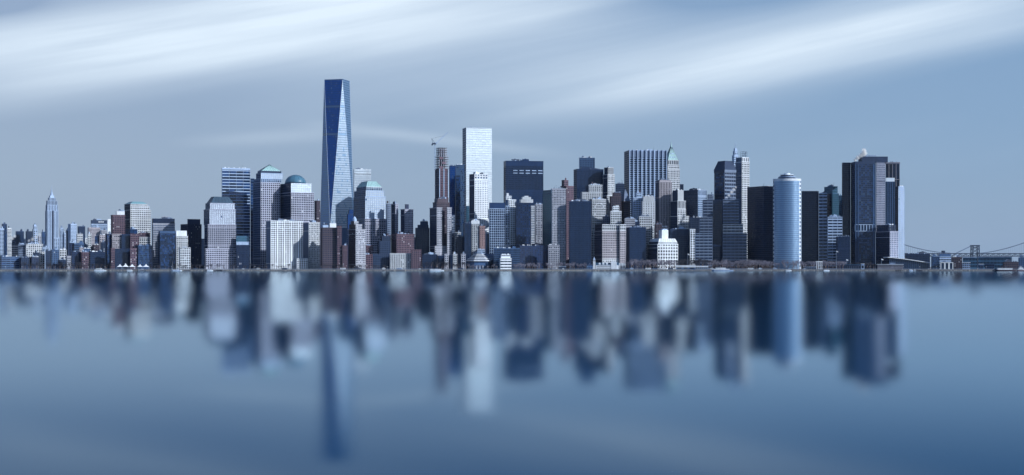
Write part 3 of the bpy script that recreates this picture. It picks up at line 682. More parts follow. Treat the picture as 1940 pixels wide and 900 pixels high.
for i in range(14):
    t0, t1 = pi*i/14, pi*(i+1)/14; z_ = q.z1-17*Tar.k; f_ = lambda t, r_: (q.P[0]+q.ex[0]*(cxm+cos(t)*r_)-q.ey[0]*.35, q.P[1]+q.ex[1]*(cxm+cos(t)*r_)-q.ey[1]*.35, z_+sin(t)*r_)
    m_.bar(f_(t0, 9*Tar.k), f_(t1, 9*Tar.k), .8, 4)
m_.build('arch', WMAT('white'), Tar.root)
tower('office_building', 'wide cream roofline block with small cornices behind the ornate arch block', [(1100, 1103, 1141, 364), (1114.7, 1116, 1141, 350)], 3170, 'grid', wall='cream', pm='std', ru=4, wt=1)
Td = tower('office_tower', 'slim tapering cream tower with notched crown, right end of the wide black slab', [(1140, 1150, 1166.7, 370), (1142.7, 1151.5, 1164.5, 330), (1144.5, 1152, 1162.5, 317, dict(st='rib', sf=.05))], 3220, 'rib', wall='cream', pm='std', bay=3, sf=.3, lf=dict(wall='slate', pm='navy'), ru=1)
tower('office_tower', 'wide black slab with one bluish edge below the small gridded tower', [(1086.7, 1093, 1143.5, 320)], 3240, 'dk', wall='black', pm='dark', lf=dict(wall='blue', pm='blue'), ru=5, th=14)
tower('apartment_tower', 'small pale gridded tower peeping above the wide black slab', [(1097, 1098, 1127, 298.7)], 3330, 'big', wall='steelb', pm='navy', bay=4.6, fl=4, ru=2)
tower('office_tower', 'dark grey plain block between the slim tapering tower and the white-ribbed slab', [(1166, 1167, 1183, 348)], 3260, 'dk', wall='slate', ru=0)
# white-ribbed slab: piers are parts
def ribbed_slab():
    T = tower('office_tower', 'big slab with bright vertical ribs and dark bays, left of the green-spired tower', [(1182.4, 1192, 1263, 284.4)], 3260, 'rib', wall='pale', pm='std', bay=8.2, fl=4.1, pf=.04, sf=.42, cap=1.5, th=12, dep=40, ru=2, lf=dict(wall='blue', pm='navy', bay=3, pf=.3))
    q = T.tiers[0]
    for i in range(10):
        x = q.a*i/9
        m = MB(T.O); m.box(q.P, q.ex, q.ey, max(-.2, x-1.1), min(q.a+.2, x+1.1), -2.6, -.14, GZ, q.z1+.8); m.build('pier', WMAT('pale'), T.root)
    m = MB(T.O)
    for i in range(9):
        x = q.a*i/9; m.box(q.P, q.ex, q.ey, x+1.2, x+q.a/9-1.2, -.5, -.14, q.z1-15, q.z1-1.5)
    m.build('louvre_panel', WMAT('grey'), T.root)
ribbed_slab()
# green pyramid spire
Tz = tower('skyscraper', 'slender stone tower with green copper pyramid and needle spire', [(1255, 1265, 1288, 320), (1256, 1265, 1287, 312), (1257, 1265.5, 1286, 303, dict(st='rib', fl=8, sf=.1, bay=4))], 3330, 'grid', wall='cream', pm='std', bay=3, fl=4, lf=dict(wall='navy', pm='navy'), th=24, top=1)
add_frustum(Tz, 277, .95, .10, mgreen, ribs=7); Tz.c = scaled(Tz.tiers[-1], 1)[1]
m_ = MB(Tz.O); zc = ZZ(278, Tz.Y); m_.lathe(Tz.c, [(2.0, zc-1), (2.2, zc+2), (1.1, zc+5), (.15, zc+14)], 8); m_.build('spire', mgreen, Tz.root)
for s_ in (.25, .5, .75):
    for lv in (.18, .45):
        q = Tz.tiers[-1]; w1 = 1-lv; m_ = MB(Tz.O)
        x_ = q.a*(.5+(s_-.5)*w1); y_ = q.b*.5*lv+.3; z_ = q.z1+(ZZ(277, q.Y)-q.z1)*lv
        m_.box(q.P, q.ex, q.ey, x_-.9, x_+.9, y_-.6, y_+2.5, z_-.4, z_+2.2); m_.build('dormer', WMAT('pale'), Tz.root)
tower('office_tower', 'square dark top block between the green spired tower and the dark grid tower', [(1273.4, 1275, 1295, 349)], 3300, 'dk', wall='navy', ru=0)
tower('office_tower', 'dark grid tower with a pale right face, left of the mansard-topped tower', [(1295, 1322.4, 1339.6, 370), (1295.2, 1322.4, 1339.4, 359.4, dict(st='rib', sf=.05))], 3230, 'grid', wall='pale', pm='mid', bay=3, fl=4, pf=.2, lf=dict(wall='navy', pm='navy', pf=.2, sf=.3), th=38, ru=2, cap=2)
tower('apartment_building', 'small stack block with slatted top right of the dark grid tower', [(1340.5, 1342, 1352, 368)], 3240, 'rib', wall='grey', ru=1)
# mansard tower, spired tower, white scaffold tower
Tx = tower('office_tower', 'classical glass and stone tower with steep dark mansard roof and chamfered corner', [(1353, 1373, 1394, 326), (1352.5, 1373, 1395, 321.4, dict(st='plain', dy=-1))], 3230, 'bandt', wall='grey', fl=7, pm='navy', bay=5, sf=.4, lf=dict(wall='navy', pm='blue', pf=.1), th=38, top=1)
add_frustum(Tx, 304, 1.0, .62, 'slate', ribs=7)
Ty = tower('office_tower', 'bright white slab tower with arched crown windows and steel roof frame', [(1393, 1405.6, 1420, 306), (1394, 1406, 1419, 298, dict(st='rib', sf=.05, bay=4, fl=9))], 3250, 'grid', wall='white', pm='std', bay=3.4, fl=4.2, lf=dict(wall='steelb', pm='mid'), th=34, top=1)
q = Ty.tiers[-1]; m_ = MB(Ty.O)
za, zb = q.z1, ZZ(287, q.Y); bx = lambda x, y, z: (q.P[0]+q.ex[0]*x+q.ey[0]*y, q.P[1]+q.ex[1]*x+q.ey[1]*y, z)
for x_ in (1, 5, 9, 12.5):
    for y_ in (1, 7): m_.bar(bx(x_, y_, za), bx(x_, y_, zb), .3)
for z_ in (za+3.5, zb-4, zb):
    for y_ in (1, 7): m_.bar(bx(1, y_, z_), bx(12.5, y_, z_), .25)
m_.bar(bx(1, 1, za), bx(12.5, 1, zb), .2); m_.build('roof_frame', WMAT('slate'), Ty.root)
Tsp = tower('skyscraper', 'far spired stone tower rising between the mansard roof and the white slab tower', [(1384, 1390, 1402, 312), (1386.7, 1391, 1400, 294), (1388.5, 1392, 1398, 286), (1390, 1392.5, 1396.5, 281, dict(st='plain'))], 3330, 'fine', wall='pale', top=1)
Tsp.c = scaled(Tsp.tiers[-1], 1)[1]; add_mast(Tsp, 1393.5, 281, 270, .8, 'pale', 'spire'); 
tower('office_building', 'ornate pale classical top with curling steam, behind the striped glass office', [(1383, 1385, 1405, 366), (1386, 1387, 1402, 357)], 3170, 'big', wall='tan', ru=2)
tower('office_building', 'slim dark block with tall pale slots between the striped office and the black glass slab', [(1405, 1406, 1416, 384)], 3190, 'rib', wall='navy', pm='mid', ru=0)

# centre: black tower and its neighbours
tower('office_tower', 'blue office with bright floor lines and plain crown, left of the turreted flats', [(926.7, 927.5, 957, 395), (926.7, 927.5, 957, 384, dict(st='plain', wall='blue', dy=.02)), (957.4, 958, 965.5, 390, dict(b=0, dy=6, pm='lit'))], 3040, 'bandt', wall='pale', pm='navy', bay=3.9, fl=4.6, sf=.16, pf=.14, ru=2)
Tk = tower('apartment_tower', 'cream turreted block of flats with a needle, left of the navy gridded tower', [(962, 964, 977.5, 378), (957.5, 959, 969, 371), (959, 960, 964, 366, dict(st='plain'))], 3080, 'fine', wall='white', pm='std', ru=2)
Tk2 = tower('apartment_tower', 'navy gridded tower with cream domed penthouse in front of the black tower', [(977.2, 978, 1005.3, 384), (1005.7, 1006.2, 1013, 390, dict(b=0, dy=5, st='bandt', wall='cream'))], 3060, 'grid', wall='navy', pm='blue', bay=3.8, fl=4.4, pf=.4, sf=.5, ru=0, top=1)
Tk2.tiers = Tk2.tiers[:1]; add_block(Tk2, 986.7, 1010, 378, 384, 8, 'cream', 'penthouse', 16); add_block(Tk2, 990, 1006, 373.5, 378, 10, 'cream', 'penthouse', 12); add_block(Tk2, 994, 1001, 371.5, 373.5, 11, 'white', 'rooftop_unit', 8)
tower('apartment_tower', 'beige and brown ribbed flats between the navy gridded tower and the green glass tower', [(1013.2, 1015, 1027.5, 386.7)], 3066, 'rib', wall='beige', pm='lit', bay=3.4, sf=.3, ru=2)
tower('office_tower', 'smooth dark green-blue glass tower with a slanted top', [(1027.5, 1045, 1058.5, 366), (1028, 1044.5, 1058.2, 359.8, dict(st='curt'))], 3080, 'curt', wall='teal', pm='teal', lf=dict(wall='blue', pm='teal'), th=36, ru=0, pf=.06, sf=.12)
tower('apartment_tower', 'red-brown brick tower with a square turret left of the black glass slab', [(1062, 1073, 1086.7, 352), (1064, 1069, 1077, 341)], 3110, 'fine', wall='brick', pm='std', lf=dict(wall='brown'), ru=1)
Tbk = tower('office_tower', 'massive black steel and glass tower with recessed dark belt, right of the bright glass tower', [(954, 958.5, 1029.5, 360, dict(sf=.85, pm='dark')), (954, 958.5, 1029.5, 314, dict(dy=.01)), (954, 958.5, 1029.5, 304.5, dict(st='plain', dy=.02))], 3170, 'dk', wall='black', pm='navy', bay=2.8, fl=3.8, pf=.2, sf=.35, wide=6, th=10, dep=45, ru=3)
q = Tbk.tiers[1]
for zz in (323.5, 328.5):
    for i in range(1, 6):
        m_ = MB(Tbk.O); z_ = ZZ(zz, q.Y); m_.box(q.P, q.ex, q.ey, q.a*i/6+2, q.a*(i+1)/6-2, -.3, -.12, z_, z_+1.6); m_.build('light_panel', WMAT('pale'), Tbk.root)
# dark mansard museum, cream columns block
tower('office_building', 'dark office with thin floor lines left of the cream columned block', [(878, 880, 893, 423)], 3030, 'band', wall='navy', pm='dark', sf=.3, ru=1)
tower('office_building', 'cream block with tall columned strips and overhanging flat top', [(893, 894, 907.5, 424), (891.5, 893, 908.5, 418, dict(st='plain', dy=-1))], 3034, 'rib', wall='cream', bay=3.6, pf=.45, sf=.25, ru=1)
tower('apartment_building', 'salmon brick block right of the cream columned block', [(907.7, 909, 919, 428)], 3040, 'loft', wall='salmon', pf=.6, sf=.55, ru=1)
tower('office_building', 'small dark block between the salmon brick block and the blue office', [(919.5, 920, 926.5, 443)], 3050, 'dk', wall='navy', ru=0)
tower('apartment_building', 'dark flat-topped block in shade left of the thin-lined dark office', [(864, 866, 878, 448)], 3040, 'dk', wall='navy', ru=2)  # this block's shade is in its navy wall colour
tower('apartment_building', 'cream block with a rounded parapet right of the brown three-strip tower', [(861, 862, 873, 440)], 3070, 'big', wall='cream', ru=1)
tower('office_tower', 'grey banded narrow tower right of the brown three-strip tower', [(855.8, 856, 862, 407.5)], 3080, 'bandt', wall='grey', pm='lit', ru=0)
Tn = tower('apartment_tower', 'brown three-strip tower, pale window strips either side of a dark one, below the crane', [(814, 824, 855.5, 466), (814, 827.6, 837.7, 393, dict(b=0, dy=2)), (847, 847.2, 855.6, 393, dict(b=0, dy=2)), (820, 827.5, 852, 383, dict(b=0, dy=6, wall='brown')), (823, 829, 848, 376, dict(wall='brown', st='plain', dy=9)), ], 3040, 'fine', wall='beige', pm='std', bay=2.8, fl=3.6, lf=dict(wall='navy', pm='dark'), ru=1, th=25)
tower('office_building', 'dark ribbed building with high mansard roof left of the brown three-strip tower', [(786.7, 788, 813.7, 431.6), (791, 792, 812, 426, dict(st='plain')), (796, 797, 811, 419.5, dict(st='plain'))], 3070, 'rib', wall='slate', pm='navy', bay=3.4, ru=3)
tower('office_tower', 'pair-left dark slab with rounded white roof tank, right of the trapezoid-roofed tower', [(731.5, 734, 740.5, 386)], 3200, 'fine', wall='grey', pm='std', ru=0, wt=1)
tower('apartment_tower', 'pair-right slab of brown flats beside the slab with the white roof tank', [(740.8, 749, 754.5, 386)], 3210, 'fine', wall='granite', lf=dict(wall='slate'), ru=2, th=38)
tower('apartment_tower', 'lone square tower of brown flats with a small dark penthouse, in the open sky gap', [(759, 767, 783, 396), (767, 768, 774.5, 387, dict(st='plain', wall='navy'))], 3200, 'fine', wall='granite', pm='std', lf=dict(wall='navy', pm='dark'), ru=1, th=32)
# right copper-roofed tower with trapezoid roof, and the two taller ones behind the white slab
Te = tower('granite_tower', 'granite tower with pale trapezoid copper roof right of the tallest glass tower', [(676, 691.5, 736.8, 414), (669.5, 692, 731, 372, dict(pf=.16, sf=.2, pm='sil', wall='pale')), (671, 693, 728, 360.5, dict(pf=.16, sf=.2, pm='sil', wall='pale')), (675, 694, 724, 353.5, dict(pf=.1, sf=.1, pm='mid', wall='silver'))], 3100, 'grid', wall='granite', bay=3.8, fl=4.2, pf=.28, sf=.32, lf=dict(wall='steelb', pm='blue', pf=.12, sf=.25), th=24, top=1)
add_frustum(Te, 342.5, .98, .55, mgreen, ribs=8)
Tf = tower('granite_tower', 'granite tower with round blue-green dome behind the white slab of flats', [(527, 551, 596, 420), (527, 551.5, 595, 364), (529, 551.5, 590.5, 347, dict(pf=.14, sf=.2, pm='sil', wall='silver'))], 3120, 'grid', wall='granite', bay=3.8, fl=4.2, pf=.28, sf=.32, lf=dict(wall='blue', pm='navy', pf=.08, sf=.15), th=26, top=1)
add_dome(Tf, 329.5, 40, mdome, 345.5)
Th = tower('granite_tower', 'tallest granite tower, with green copper pyramid roof, left of the domed one', [(479.4, 494, 531, 345), (481, 494, 533, 338, dict(pm='mid', wall='pale', pf=.2, sf=.2)), (485, 494.5, 536, 327.5, dict(wall='pale', pf=.2, sf=.2, pm='sil')), (488, 495, 533, 323.5, dict(st='plain', wall='slate'))], 3130, 'grid', wall='granite', bay=3.8, fl=4.2, pf=.28, sf=.32, lf=dict(wall='steelb', pm='blue', pf=.1, sf=.4), th=20, top=1)
add_frustum(Th, 311, .97, .04, mgreen, ribs=8)
tower('apartment_tower', 'dark brown flats squeezed between the domed tower and the tallest glass tower', [(595.5, 600, 606.8, 380)], 3200, 'fine', wall='brown', pm='lit', ru=1)
# large blue banded office behind
def banded():
    T = tower('office_tower', 'broad blue glass office with fine pale floor lines, left of the pyramid-roofed tower', [(420, 421, 474, 318)], 3200, 'band', wall='pale', pm='blue', core='gn', bay=12, fl=5.6, sf=.26, pf=.02, ru=0, cap=3, th=10, dep=45)
    tower('office_tower', 'lower blue banded wing right of the broad blue glass office', [(474.5, 475, 482, 338)], 3230, 'band', wall='steelb', pm='blue', fl=5.6, sf=.3, ru=0)
banded()
# blue glass block in front of the tall tower, pale towers
tower('office_tower', 'jagged blue glass block at the right foot of the tallest glass tower', [(657, 659, 669.5, 405), (660, 662, 669.3, 397)], 3180, 'curt', wall='blue', pm='deep', ru=0)
tower('office_tower', 'pale office with two dark slots under its roofline, behind the trapezoid-roofed tower', [(669.5, 671, 703, 331), (669.5, 671, 703, 327.5, dict(st='curt', wall='silver', pm='dark', dy=.3)), (669.5, 671, 703, 320.5, dict(dy=.02))], 3800, 'bandt', wall='silver', pm='sil', ru=1)
# hotel in front of the bright glass tower
tower('hotel_tower', 'slim white tower with blue shaded flank, in front of the bright glass tower', [(889, 899, 926, 414), (889, 899, 924.4, 340), (889, 899, 924.2, 329.5, dict(st='rib', fl=4.5, sf=.4, bay=6))], 3120, 'fine', wall='white', pm='mid', bay=3.6, fl=3.6, pf=.45, sf=.45, lf=dict(wall='blue', pm='blue', pf=.4, sf=.1), th=26, ru=4)
tower('office_building', 'small greenish glass block left of the slim white tower', [(883, 884, 889, 390)], 3300, 'curt', wall='teal', pm='teal', ru=0)
# tower under construction and crane
def construction():
    T = tower('unfinished_tower', 'slender tower under construction, red-brown with pale ribs and open concrete frame on top', [(824, 832, 849.5, 319.5)], 3200, 'grid', wall='brick', pm='std', bay=3.4, fl=4.4, pf=.45, sf=.4, lf=dict(wall='navy', pm='navy'), th=26, top=1)
    q = T.tiers[0]; ex, ey, P = q.ex, q.ey, q.P
    for f_ in (.0, .5, 1.0):
        m = MB(T.O); x = (q.a-1.4)*f_; m.box(P, ex, ey, x, x+1.4, -.9, -.15, ZZ(374, q.Y), q.z1); m.build('rib', WMAT('pale'), T.root)
    z1 = ZZ(280, q.Y); n = 9; fh = (z1-q.z1)/n
    for j in range(n+1):
        z = q.z1+j*fh; ins = 0 if j < 6 else 2.0
        m = MB(T.O); m.box(P, ex, ey, ins-.3, q.a-ins+.3, ins-.3, q.b-ins+.3, z, z+.6); m.build('floor_slab', WMAT('brown'), T.root)
    m = MB(T.O)
    for j in range(n):
        z = q.z1+j*fh; ins = 0 if j < 6 else 2.0
        for a_ in range(5):
            for b_ in range(4):
                x = ins+.3+(q.a-2*ins-1.2)*a_/4; y = ins+.3+(q.b-2*ins-1.2)*b_/3
                m.box(P, ex, ey, x, x+.8, y, y+.8, z+.6, z+fh)
    m.build('column', WMAT('beige'), T.root, kind='stuff')
    m = MB(T.O); m.box(P, ex, ey, q.a*.3, q.a*.7, q.b*.3, q.b*.7, q.z1, z1-2); m.build('concrete_core', WMAT('dgrey'), T.root)
    for j in range(0, 6, 2):
        m = MB(T.O); z = q.z1+j*fh+.7; m.box(P, ex, ey, q.a*.15*(j % 4), q.a*.15*(j % 4)+q.a*.4, -.55, -.35, z, z+fh*.8); m.build('safety_net', WMAT('brick'), T.root)
    # crane beside it
    Yc = q.Y+3; f = lambda px, py: (U(px)*Yc, Yc, ZZ(py, Yc))
    Oc = (U(824)*Yc, Yc, ZZ(322, Yc))
    r = thing('tower_crane', 'luffing tower crane with raised lattice jib over the unfinished tower', 'crane', Oc)
    m = MB(Oc)
    def lattice(m, A, B, w_, n_, t_):
        A, B = Vector(A), Vector(B); d = (B-A).normalized(); s_ = d.cross(Vector((0, 1, 0))).normalized()*w_/2; h = Vector((0, 1, 0))*w_/2
        for c in (s_+h, s_-h, -s_+h, -s_-h): m.bar(A+c, B+c*.6, t_)
        for i in range(n_):
            a = A+(B-A)*i/n_; b = A+(B-A)*(i+1)/n_; sg = 1 if i % 2 else -1
            m.bar(a+s_*sg+h, b-s_*sg+h, t_*.7, 3); m.bar(a+s_*sg-h, b-s_*sg-h, t_*.7, 3)
    lattice(m, f(824, 322), f(824, 274), 2.4, 14, .32); m.build('mast', WMAT('pale'), r)
    m = MB(Oc); lattice(m, f(824.5, 273), f(848.5, 251), 1.8, 12, .26); m.build('jib', WMAT('pale'), r)
    m = MB(Oc); x, y, z = f(822, 272.5); m.wbox(x-3.8, x+4, y-1.6, y+1.6, z-1.2, z+1.8); o = m.build('machinery_deck', WMAT('dgrey'), r)
    m = MB(Oc); x, y, z = f(819, 273); m.wbox(x-1.6, x+1.2, y-1.4, y+1.4, z-2.6, z+.2); m.build('counterweight', WMAT('slate'), r)
    m = MB(Oc); m.bar(f(820, 271), f(817.8, 262.5), .4); m.bar(f(824, 271), f(817.8, 262.5), .35); m.build('a_frame', WMAT('slate'), r)
    m = MB(Oc); m.bar(f(817.8, 262.5), f(842, 257), .16, 3); m.build('pendant_rope', WMAT('slate'), r)
    m = MB(Oc); x, y, z = f(825.5, 272); m.wbox(x-.2, x+2.0, y-2.6, y-1.0, z-1.6, z+1); m.build('cab', WMAT('pale'), r)
construction()
tower('office_tower', 'dark blue stepped glass tower right of the unfinished tower', [(850.8, 852, 863, 314)], 3260, 'curt', wall='blue', pm='deep', pf=.06, sf=.14, ru=0)
tower('office_tower', 'low dark-fronted half of the paler glass tower beside the bright one', [(863.2, 864, 872, 332)], 3250, 'curt', wall='blue', pm='blue', pf=.06, sf=.14, ru=0)
tower('office_tower', 'paler glass tower with flat top tucked against the bright glass tower', [(863, 864, 880, 312)], 3330, 'curt', wall='steelb', pm='mid', pf=.06, sf=.14, ru=0)
Tw4 = tower('glass_skyscraper', 'bright sky-reflecting glass skyscraper with a dark notched left edge, second tallest', [(876, 883.3, 932, 241.5)], 3420, 'curtf', wall='silver', core='gs', pm='wht', bay=6.6, fl=4.4, pf=0, sf=.05, lf=dict(wall='steelb', pm='navy', pf=.12, sf=.4), th=14, dep=45, ru=0, cap=1.0)  # pale panes hold the reflected sky's brightness in their colour
# the tallest tower: square base twisting by chamfers into a rotated square top
def tallest():
    Y = 3560; k = Y/F
    th = radians(23)-atan2(U(625), 1)
    P, ex, ey, a, b = frame_of(606, 625.5, 670.5, Y, th, 60)
    a = (a+b)/2*1.0; b = a
    P, ex, ey, _, _ = frame_of(606, 625.5, 670.5, Y, th, 60)
    B = corners(P, ex, ey, a, b); cx = sum(p[0] for p in B)/4; cy = sum(p[1] for p in B)/4
    Tp_ = [((B[i][0]+B[(i+1) % 4][0])/2, (B[i][1]+B[(i+1) % 4][1])/2) for i in range(4)]
    Tp_ = [(cx+(p[0]-cx)*1.06, cy+(p[1]-cy)*1.06) for p in Tp_]
    z0 = GZ; zb = ZZ(432, Y); z1 = ZZ(150, Y); O = (cx, cy, GZ)
    root = thing('glass_skyscraper', 'tallest blue glass skyscraper with tapering triangular facets, half deep blue and half silver', 'skyscraper', O)
    m = MB(O); m.prism(corners(P, ex, ey, a, b), GZ, zb); m.build('base', WMAT('steelb'), root)
    V3 = lambda p, z: Vector((p[0], p[1], z))
    facets = []
    for i in range(4):
        j = (i+1) % 4
        facets.append((V3(B[i], zb), V3(B[j], zb), V3(Tp_[i], z1), V3(Tp_[i], z1)))         # upright, apex up
        facets.append((V3(B[j], zb), V3(B[j], zb), V3(Tp_[j], z1), V3(Tp_[i], z1)))         # inverted, apex down
    for fi, (b0, b1, t1, t0) in enumerate(facets):
        n = (b1-b0 if (b1-b0).length > 1 else t1-t0).cross(t0-b0).normalized()
        m = MB(O)
        inn = -n*.5
        if (b1-b0).length > 1: m.tri(tuple(b0+inn), tuple(b1+inn), tuple(t1+inn))
        else: m.tri(tuple(b0+inn), tuple(t1+inn), tuple(t0+inn))
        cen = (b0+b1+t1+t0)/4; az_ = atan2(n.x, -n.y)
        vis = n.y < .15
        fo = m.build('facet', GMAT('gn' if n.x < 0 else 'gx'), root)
        if not vis: continue
        g = MB(O); NR = 64
        left = n.x < -.02  # left facets deep blue, right ones silver: reflected sky put into colour
        for j in range(NR):
            f0 = j/NR+.0020; f1 = (j+1)/NR-.0004
            l0, r0 = b0.lerp(t0, f0), b1.lerp(t1, f0); l1, r1 = b0.lerp(t0, f1), b1.lerp(t1, f1)
            np_ = max(1, round((r0-l0).length/3.0))
            mech = 1 if j in (40, 52) else 0
            for i in range(np_):
                u0 = i/np_+.03/np_; u1 = (i+1)/np_-.03/np_; tw = random.uniform(-.004, .004); t2 = random.uniform(-.004, .004)
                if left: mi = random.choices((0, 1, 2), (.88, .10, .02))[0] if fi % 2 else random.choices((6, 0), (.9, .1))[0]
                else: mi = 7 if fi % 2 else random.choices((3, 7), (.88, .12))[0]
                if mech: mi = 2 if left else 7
                g.quad(tuple(l0.lerp(r0, u0)+n*(tw+t2)), tuple(l0.lerp(r0, u1)+n*(tw-t2)), tuple(l1.lerp(r1, u1)-n*(tw+t2)), tuple(l1.lerp(r1, u0)-n*(tw-t2)), mi)
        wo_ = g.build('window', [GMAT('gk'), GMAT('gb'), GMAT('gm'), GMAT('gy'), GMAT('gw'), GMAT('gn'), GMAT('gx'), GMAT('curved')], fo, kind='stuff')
    for i in range(4):    # bright edge trims
        for A_, B_ in ((B[i], Tp_[i]), (B[(i+1) % 4], Tp_[i])):
            m = MB(O); m.bar((A_[0], A_[1], zb), (B_[0], B_[1], z1), .3, 4); m.build('edge_trim', WMAT('silver'), root)
    m = MB(O); m.prism([Tp_[i] for i in range(4)], z1-.2, z1+2); m.build('parapet', WMAT('steelb'), root)
    PLACED.append((606, 670, Y, B))
tallest()


# small infill blocks in the crowded rows
INF = [
 ('pale low block squeezed left of the wide cream roofline block', (1088, 1090, 1104, 366), 3200, 'grid', 'pale'),
 ('small cream block with a dark cap above the arcaded brown block', (1146, 1148, 1158, 398), 3130, 'grid', 'cream'),
 ('dark roofed block right of the small white stepped top', (1176, 1178, 1190, 398), 3150, 'grid', 'slate'),
 ('pale little block at the foot of the steep gable roof', (1186, 1188, 1199, 392), 3170, 'big', 'pale'),
 ('dark brown block between the blank cream tower and the beige striped one', (1236, 1238, 1246, 410), 3150, 'grid', 'brown'),
 ('dark shaded block at the foot of the beige striped tower', (1246, 1248, 1266, 404), 3150, 'dk', 'navy'),  # shade painted as a navy wall
 ('small beige block with a tiny turret right above the dormered office', (1268, 1269, 1279, 420), 3125, 'big', 'beige'),
 ('narrow cream block left of the slim white office', (1299, 1300, 1307, 424), 3120, 'grid', 'cream'),
 ('white-roofed low block at the right foot of the tall spired tower', (112, 113, 126, 473), 3300, 'big', 'cream'),
 ('dark low block left of the narrow navy one at the spired tower', (62, 63, 74, 479), 3100, 'grid', 'slate'),
 ('pale low block between the navy and blue shore blocks far left', (80, 81, 90, 468), 3500, 'grid', 'pale'),
 ('tiny beige block above the small brick one with square windows', (150, 151, 158, 469), 3700, 'grid', 'tan'),
 ('blue-grey block right of the tiny beige one on the left', (158, 159, 171, 471), 3600, 'grid', 'steelb'),
 ('dull brown block above the wide dark flat-topped one', (176, 178, 188, 464), 3700, 'grid', 'brown'),
 ('slate block with small windows left of the brick and glass complex', (190, 192, 203, 459), 3500, 'loft', 'slate'),
 ('grey block filling the gap left of the cream gridded pair', (331, 332, 338, 448), 3150, 'grid', 'grey'),
 ('navy block filling the gap right of the cream gridded pair', (360, 362, 387, 452), 3060, 'dk', 'navy'),
 ('dark block behind the low reddish one near the beige stepped tower', (646, 648, 660, 452), 3120, 'grid', 'slate'),
 ('grey-brown block behind the low brick one with arched windows', (704, 705, 717, 466), 3100, 'grid', 'brown'),
 ('small pale block left of the dark ribbed mansard building', (781, 782, 790, 452), 3140, 'grid', 'pale'),
 ('slate block between the grey banded tower and the cream rounded one', (853, 854, 864, 452), 3120, 'grid', 'slate'),
 ('dark low block under the blue office with bright floor lines', (916, 918, 932, 462), 3060, 'dk', 'navy'),
 ('brown block in the gap right of the slim cream tower', (1070, 1071, 1080, 470), 3060, 'grid', 'brown'),
 ('slate block between the black slab and the arcaded brown block', (1118, 1120, 1130, 452), 3080, 'grid', 'slate'),
]
for lb, (l, c, r, t), y_, s_, wl in INF: tower('small_building', lb, [(l, c, r, t)], y_, s_, wall=wl, ru=3)
# ------------------------------------------------------------------ far midtown on the left
FY = 6600
M_ = [
 ('apartment_building', 'pale banded flats at the far left edge behind a blue slab', (-4, -2, 8, 433), 'band', dict(wall='pale')),
 ('office_tower', 'slim dark blue slab near the left edge, far off', (3.2, 5, 13.2, 424), 'curt', dict(wall='blue')),
 ('apartment_building', 'bright white banded flats right of the slim far blue slab', (13.3, 14, 22, 432), 'band', dict(wall='white')),
 ('office_building', 'beige banded block in front of the far left towers', (10.5, 12, 34, 464), 'band', dict(wall='beige', pm='dark', Y=4300)),
 ('office_building', 'grey finely banded block left of the cream block with large square windows', (34, 35, 48.5, 463), 'bandt', dict(wall='grey', Y=4300)),
 ('warehouse', 'cream block with large square windows in rows, left of the tall spired tower', (48.5, 49.5, 81.3, 462), 'big', dict(wall='cream', bay=3.8, fl=3.8, Y=4300)),
 ('office_building', 'dull blue slab behind the grey banded block', (29.5, 31, 45.4, 438), 'curt', dict(wall='blue', pm='navy')),
 ('office_building', 'flat-topped blue office left of the pointed pale tower', (48.5, 50, 61, 438), 'curt', dict(wall='slate', pm='navy')),
 ('apartment_building', 'low white stepped block before the flat-topped blue office', (48.5, 50, 63, 448), 'big', dict(wall='white', Y=5200)),
 ('office_building', 'greyish low block with roof sheds left of the white stepped block', (22, 24, 36, 450), 'grid', dict(wall='steelb', Y=5200)),
 ('office_building', 'small blue slab close on the left of the tall spired tower', (78.5, 79.5, 86, 439), 'curt', dict(wall='steelb')),
 ('apartment_tower', 'narrow pale tower right of the tall spired tower', (113, 114, 121, 432), 'grid', dict(wall='pale')),
 ('apartment_building', 'pale lower slab beside the narrow pale tower', (121, 122, 125, 442), 'grid', dict(wall='pale')),
 ('office_building', 'dark low block before the far pyramid-topped tower', (130, 131, 140, 460), 'grid', dict(wall='navy', pm='dark', Y=4400)),
 ('office_building', 'wide blue banded low block in front of the far blue slab', (140, 141, 159, 461), 'band', dict(wall='steelb', Y=4400)),
 ('apartment_building', 'pale stepped block before the far dark blue slab with mast', (144.6, 146, 157, 443), 'grid', dict(wall='cream', Y=5200)),
 ('office_building', 'grey slab with a sloping shoulder behind the pyramid-topped tower', (128.7, 134, 145.6, 424), 'grid', dict(wall='pale')),
 ('office_building', 'small beige block with a dark cap left of the wide beige block', (165.7, 167, 173, 443), 'grid', dict(wall='cream', Y=4700)),
 ('office_building', 'dark blue narrow block in front of the wide beige block', (179.4, 180, 188, 447), 'curt', dict(wall='navy', Y=4500)),
 ('apartment_building', 'cream-brown block with bright patches right of the dark blue narrow one', (188, 189, 199, 445), 'grid', dict(wall='tan', Y=4500)),
 ('office_building', 'low grey block with small lit windows in front of the wide beige block', (172, 173, 183, 467), 'loft', dict(wall='slate', Y=4300)),
 ('apartment_building', 'grey block left of the low grey one with lit windows', (157, 158, 168, 463), 'grid', dict(wall='grey', Y=4350)),
 ('office_building', 'wide beige block with crowded windows below the glass-topped office', (165.7, 168, 190, 431), 'fine', dict(wall='tan')),
 ('apartment_building', 'beige flats right of the wide beige block', (190.5, 192, 203, 436), 'fine', dict(wall='beige')),
]
for nm, lb, (l, c, r, t), s_, kw in M_:
    kw = dict(kw); yy = kw.pop('Y', FY)
    if yy == FY: kw.setdefault('fl', 2.6); kw.setdefault('bay', 2.2 if s_ != 'band' else 6)
    tower(nm, lb, [(l, c, r, t)], yy, s_, ru=2, **kw)
tower('office_tower', 'far dark blue slab with a short mast, right of the tall spired tower', [(147, 149, 161.5, 428.6)], 7000, 'curt', wall='blue', pm='navy', fl=2.6, bay=2, ru=1)
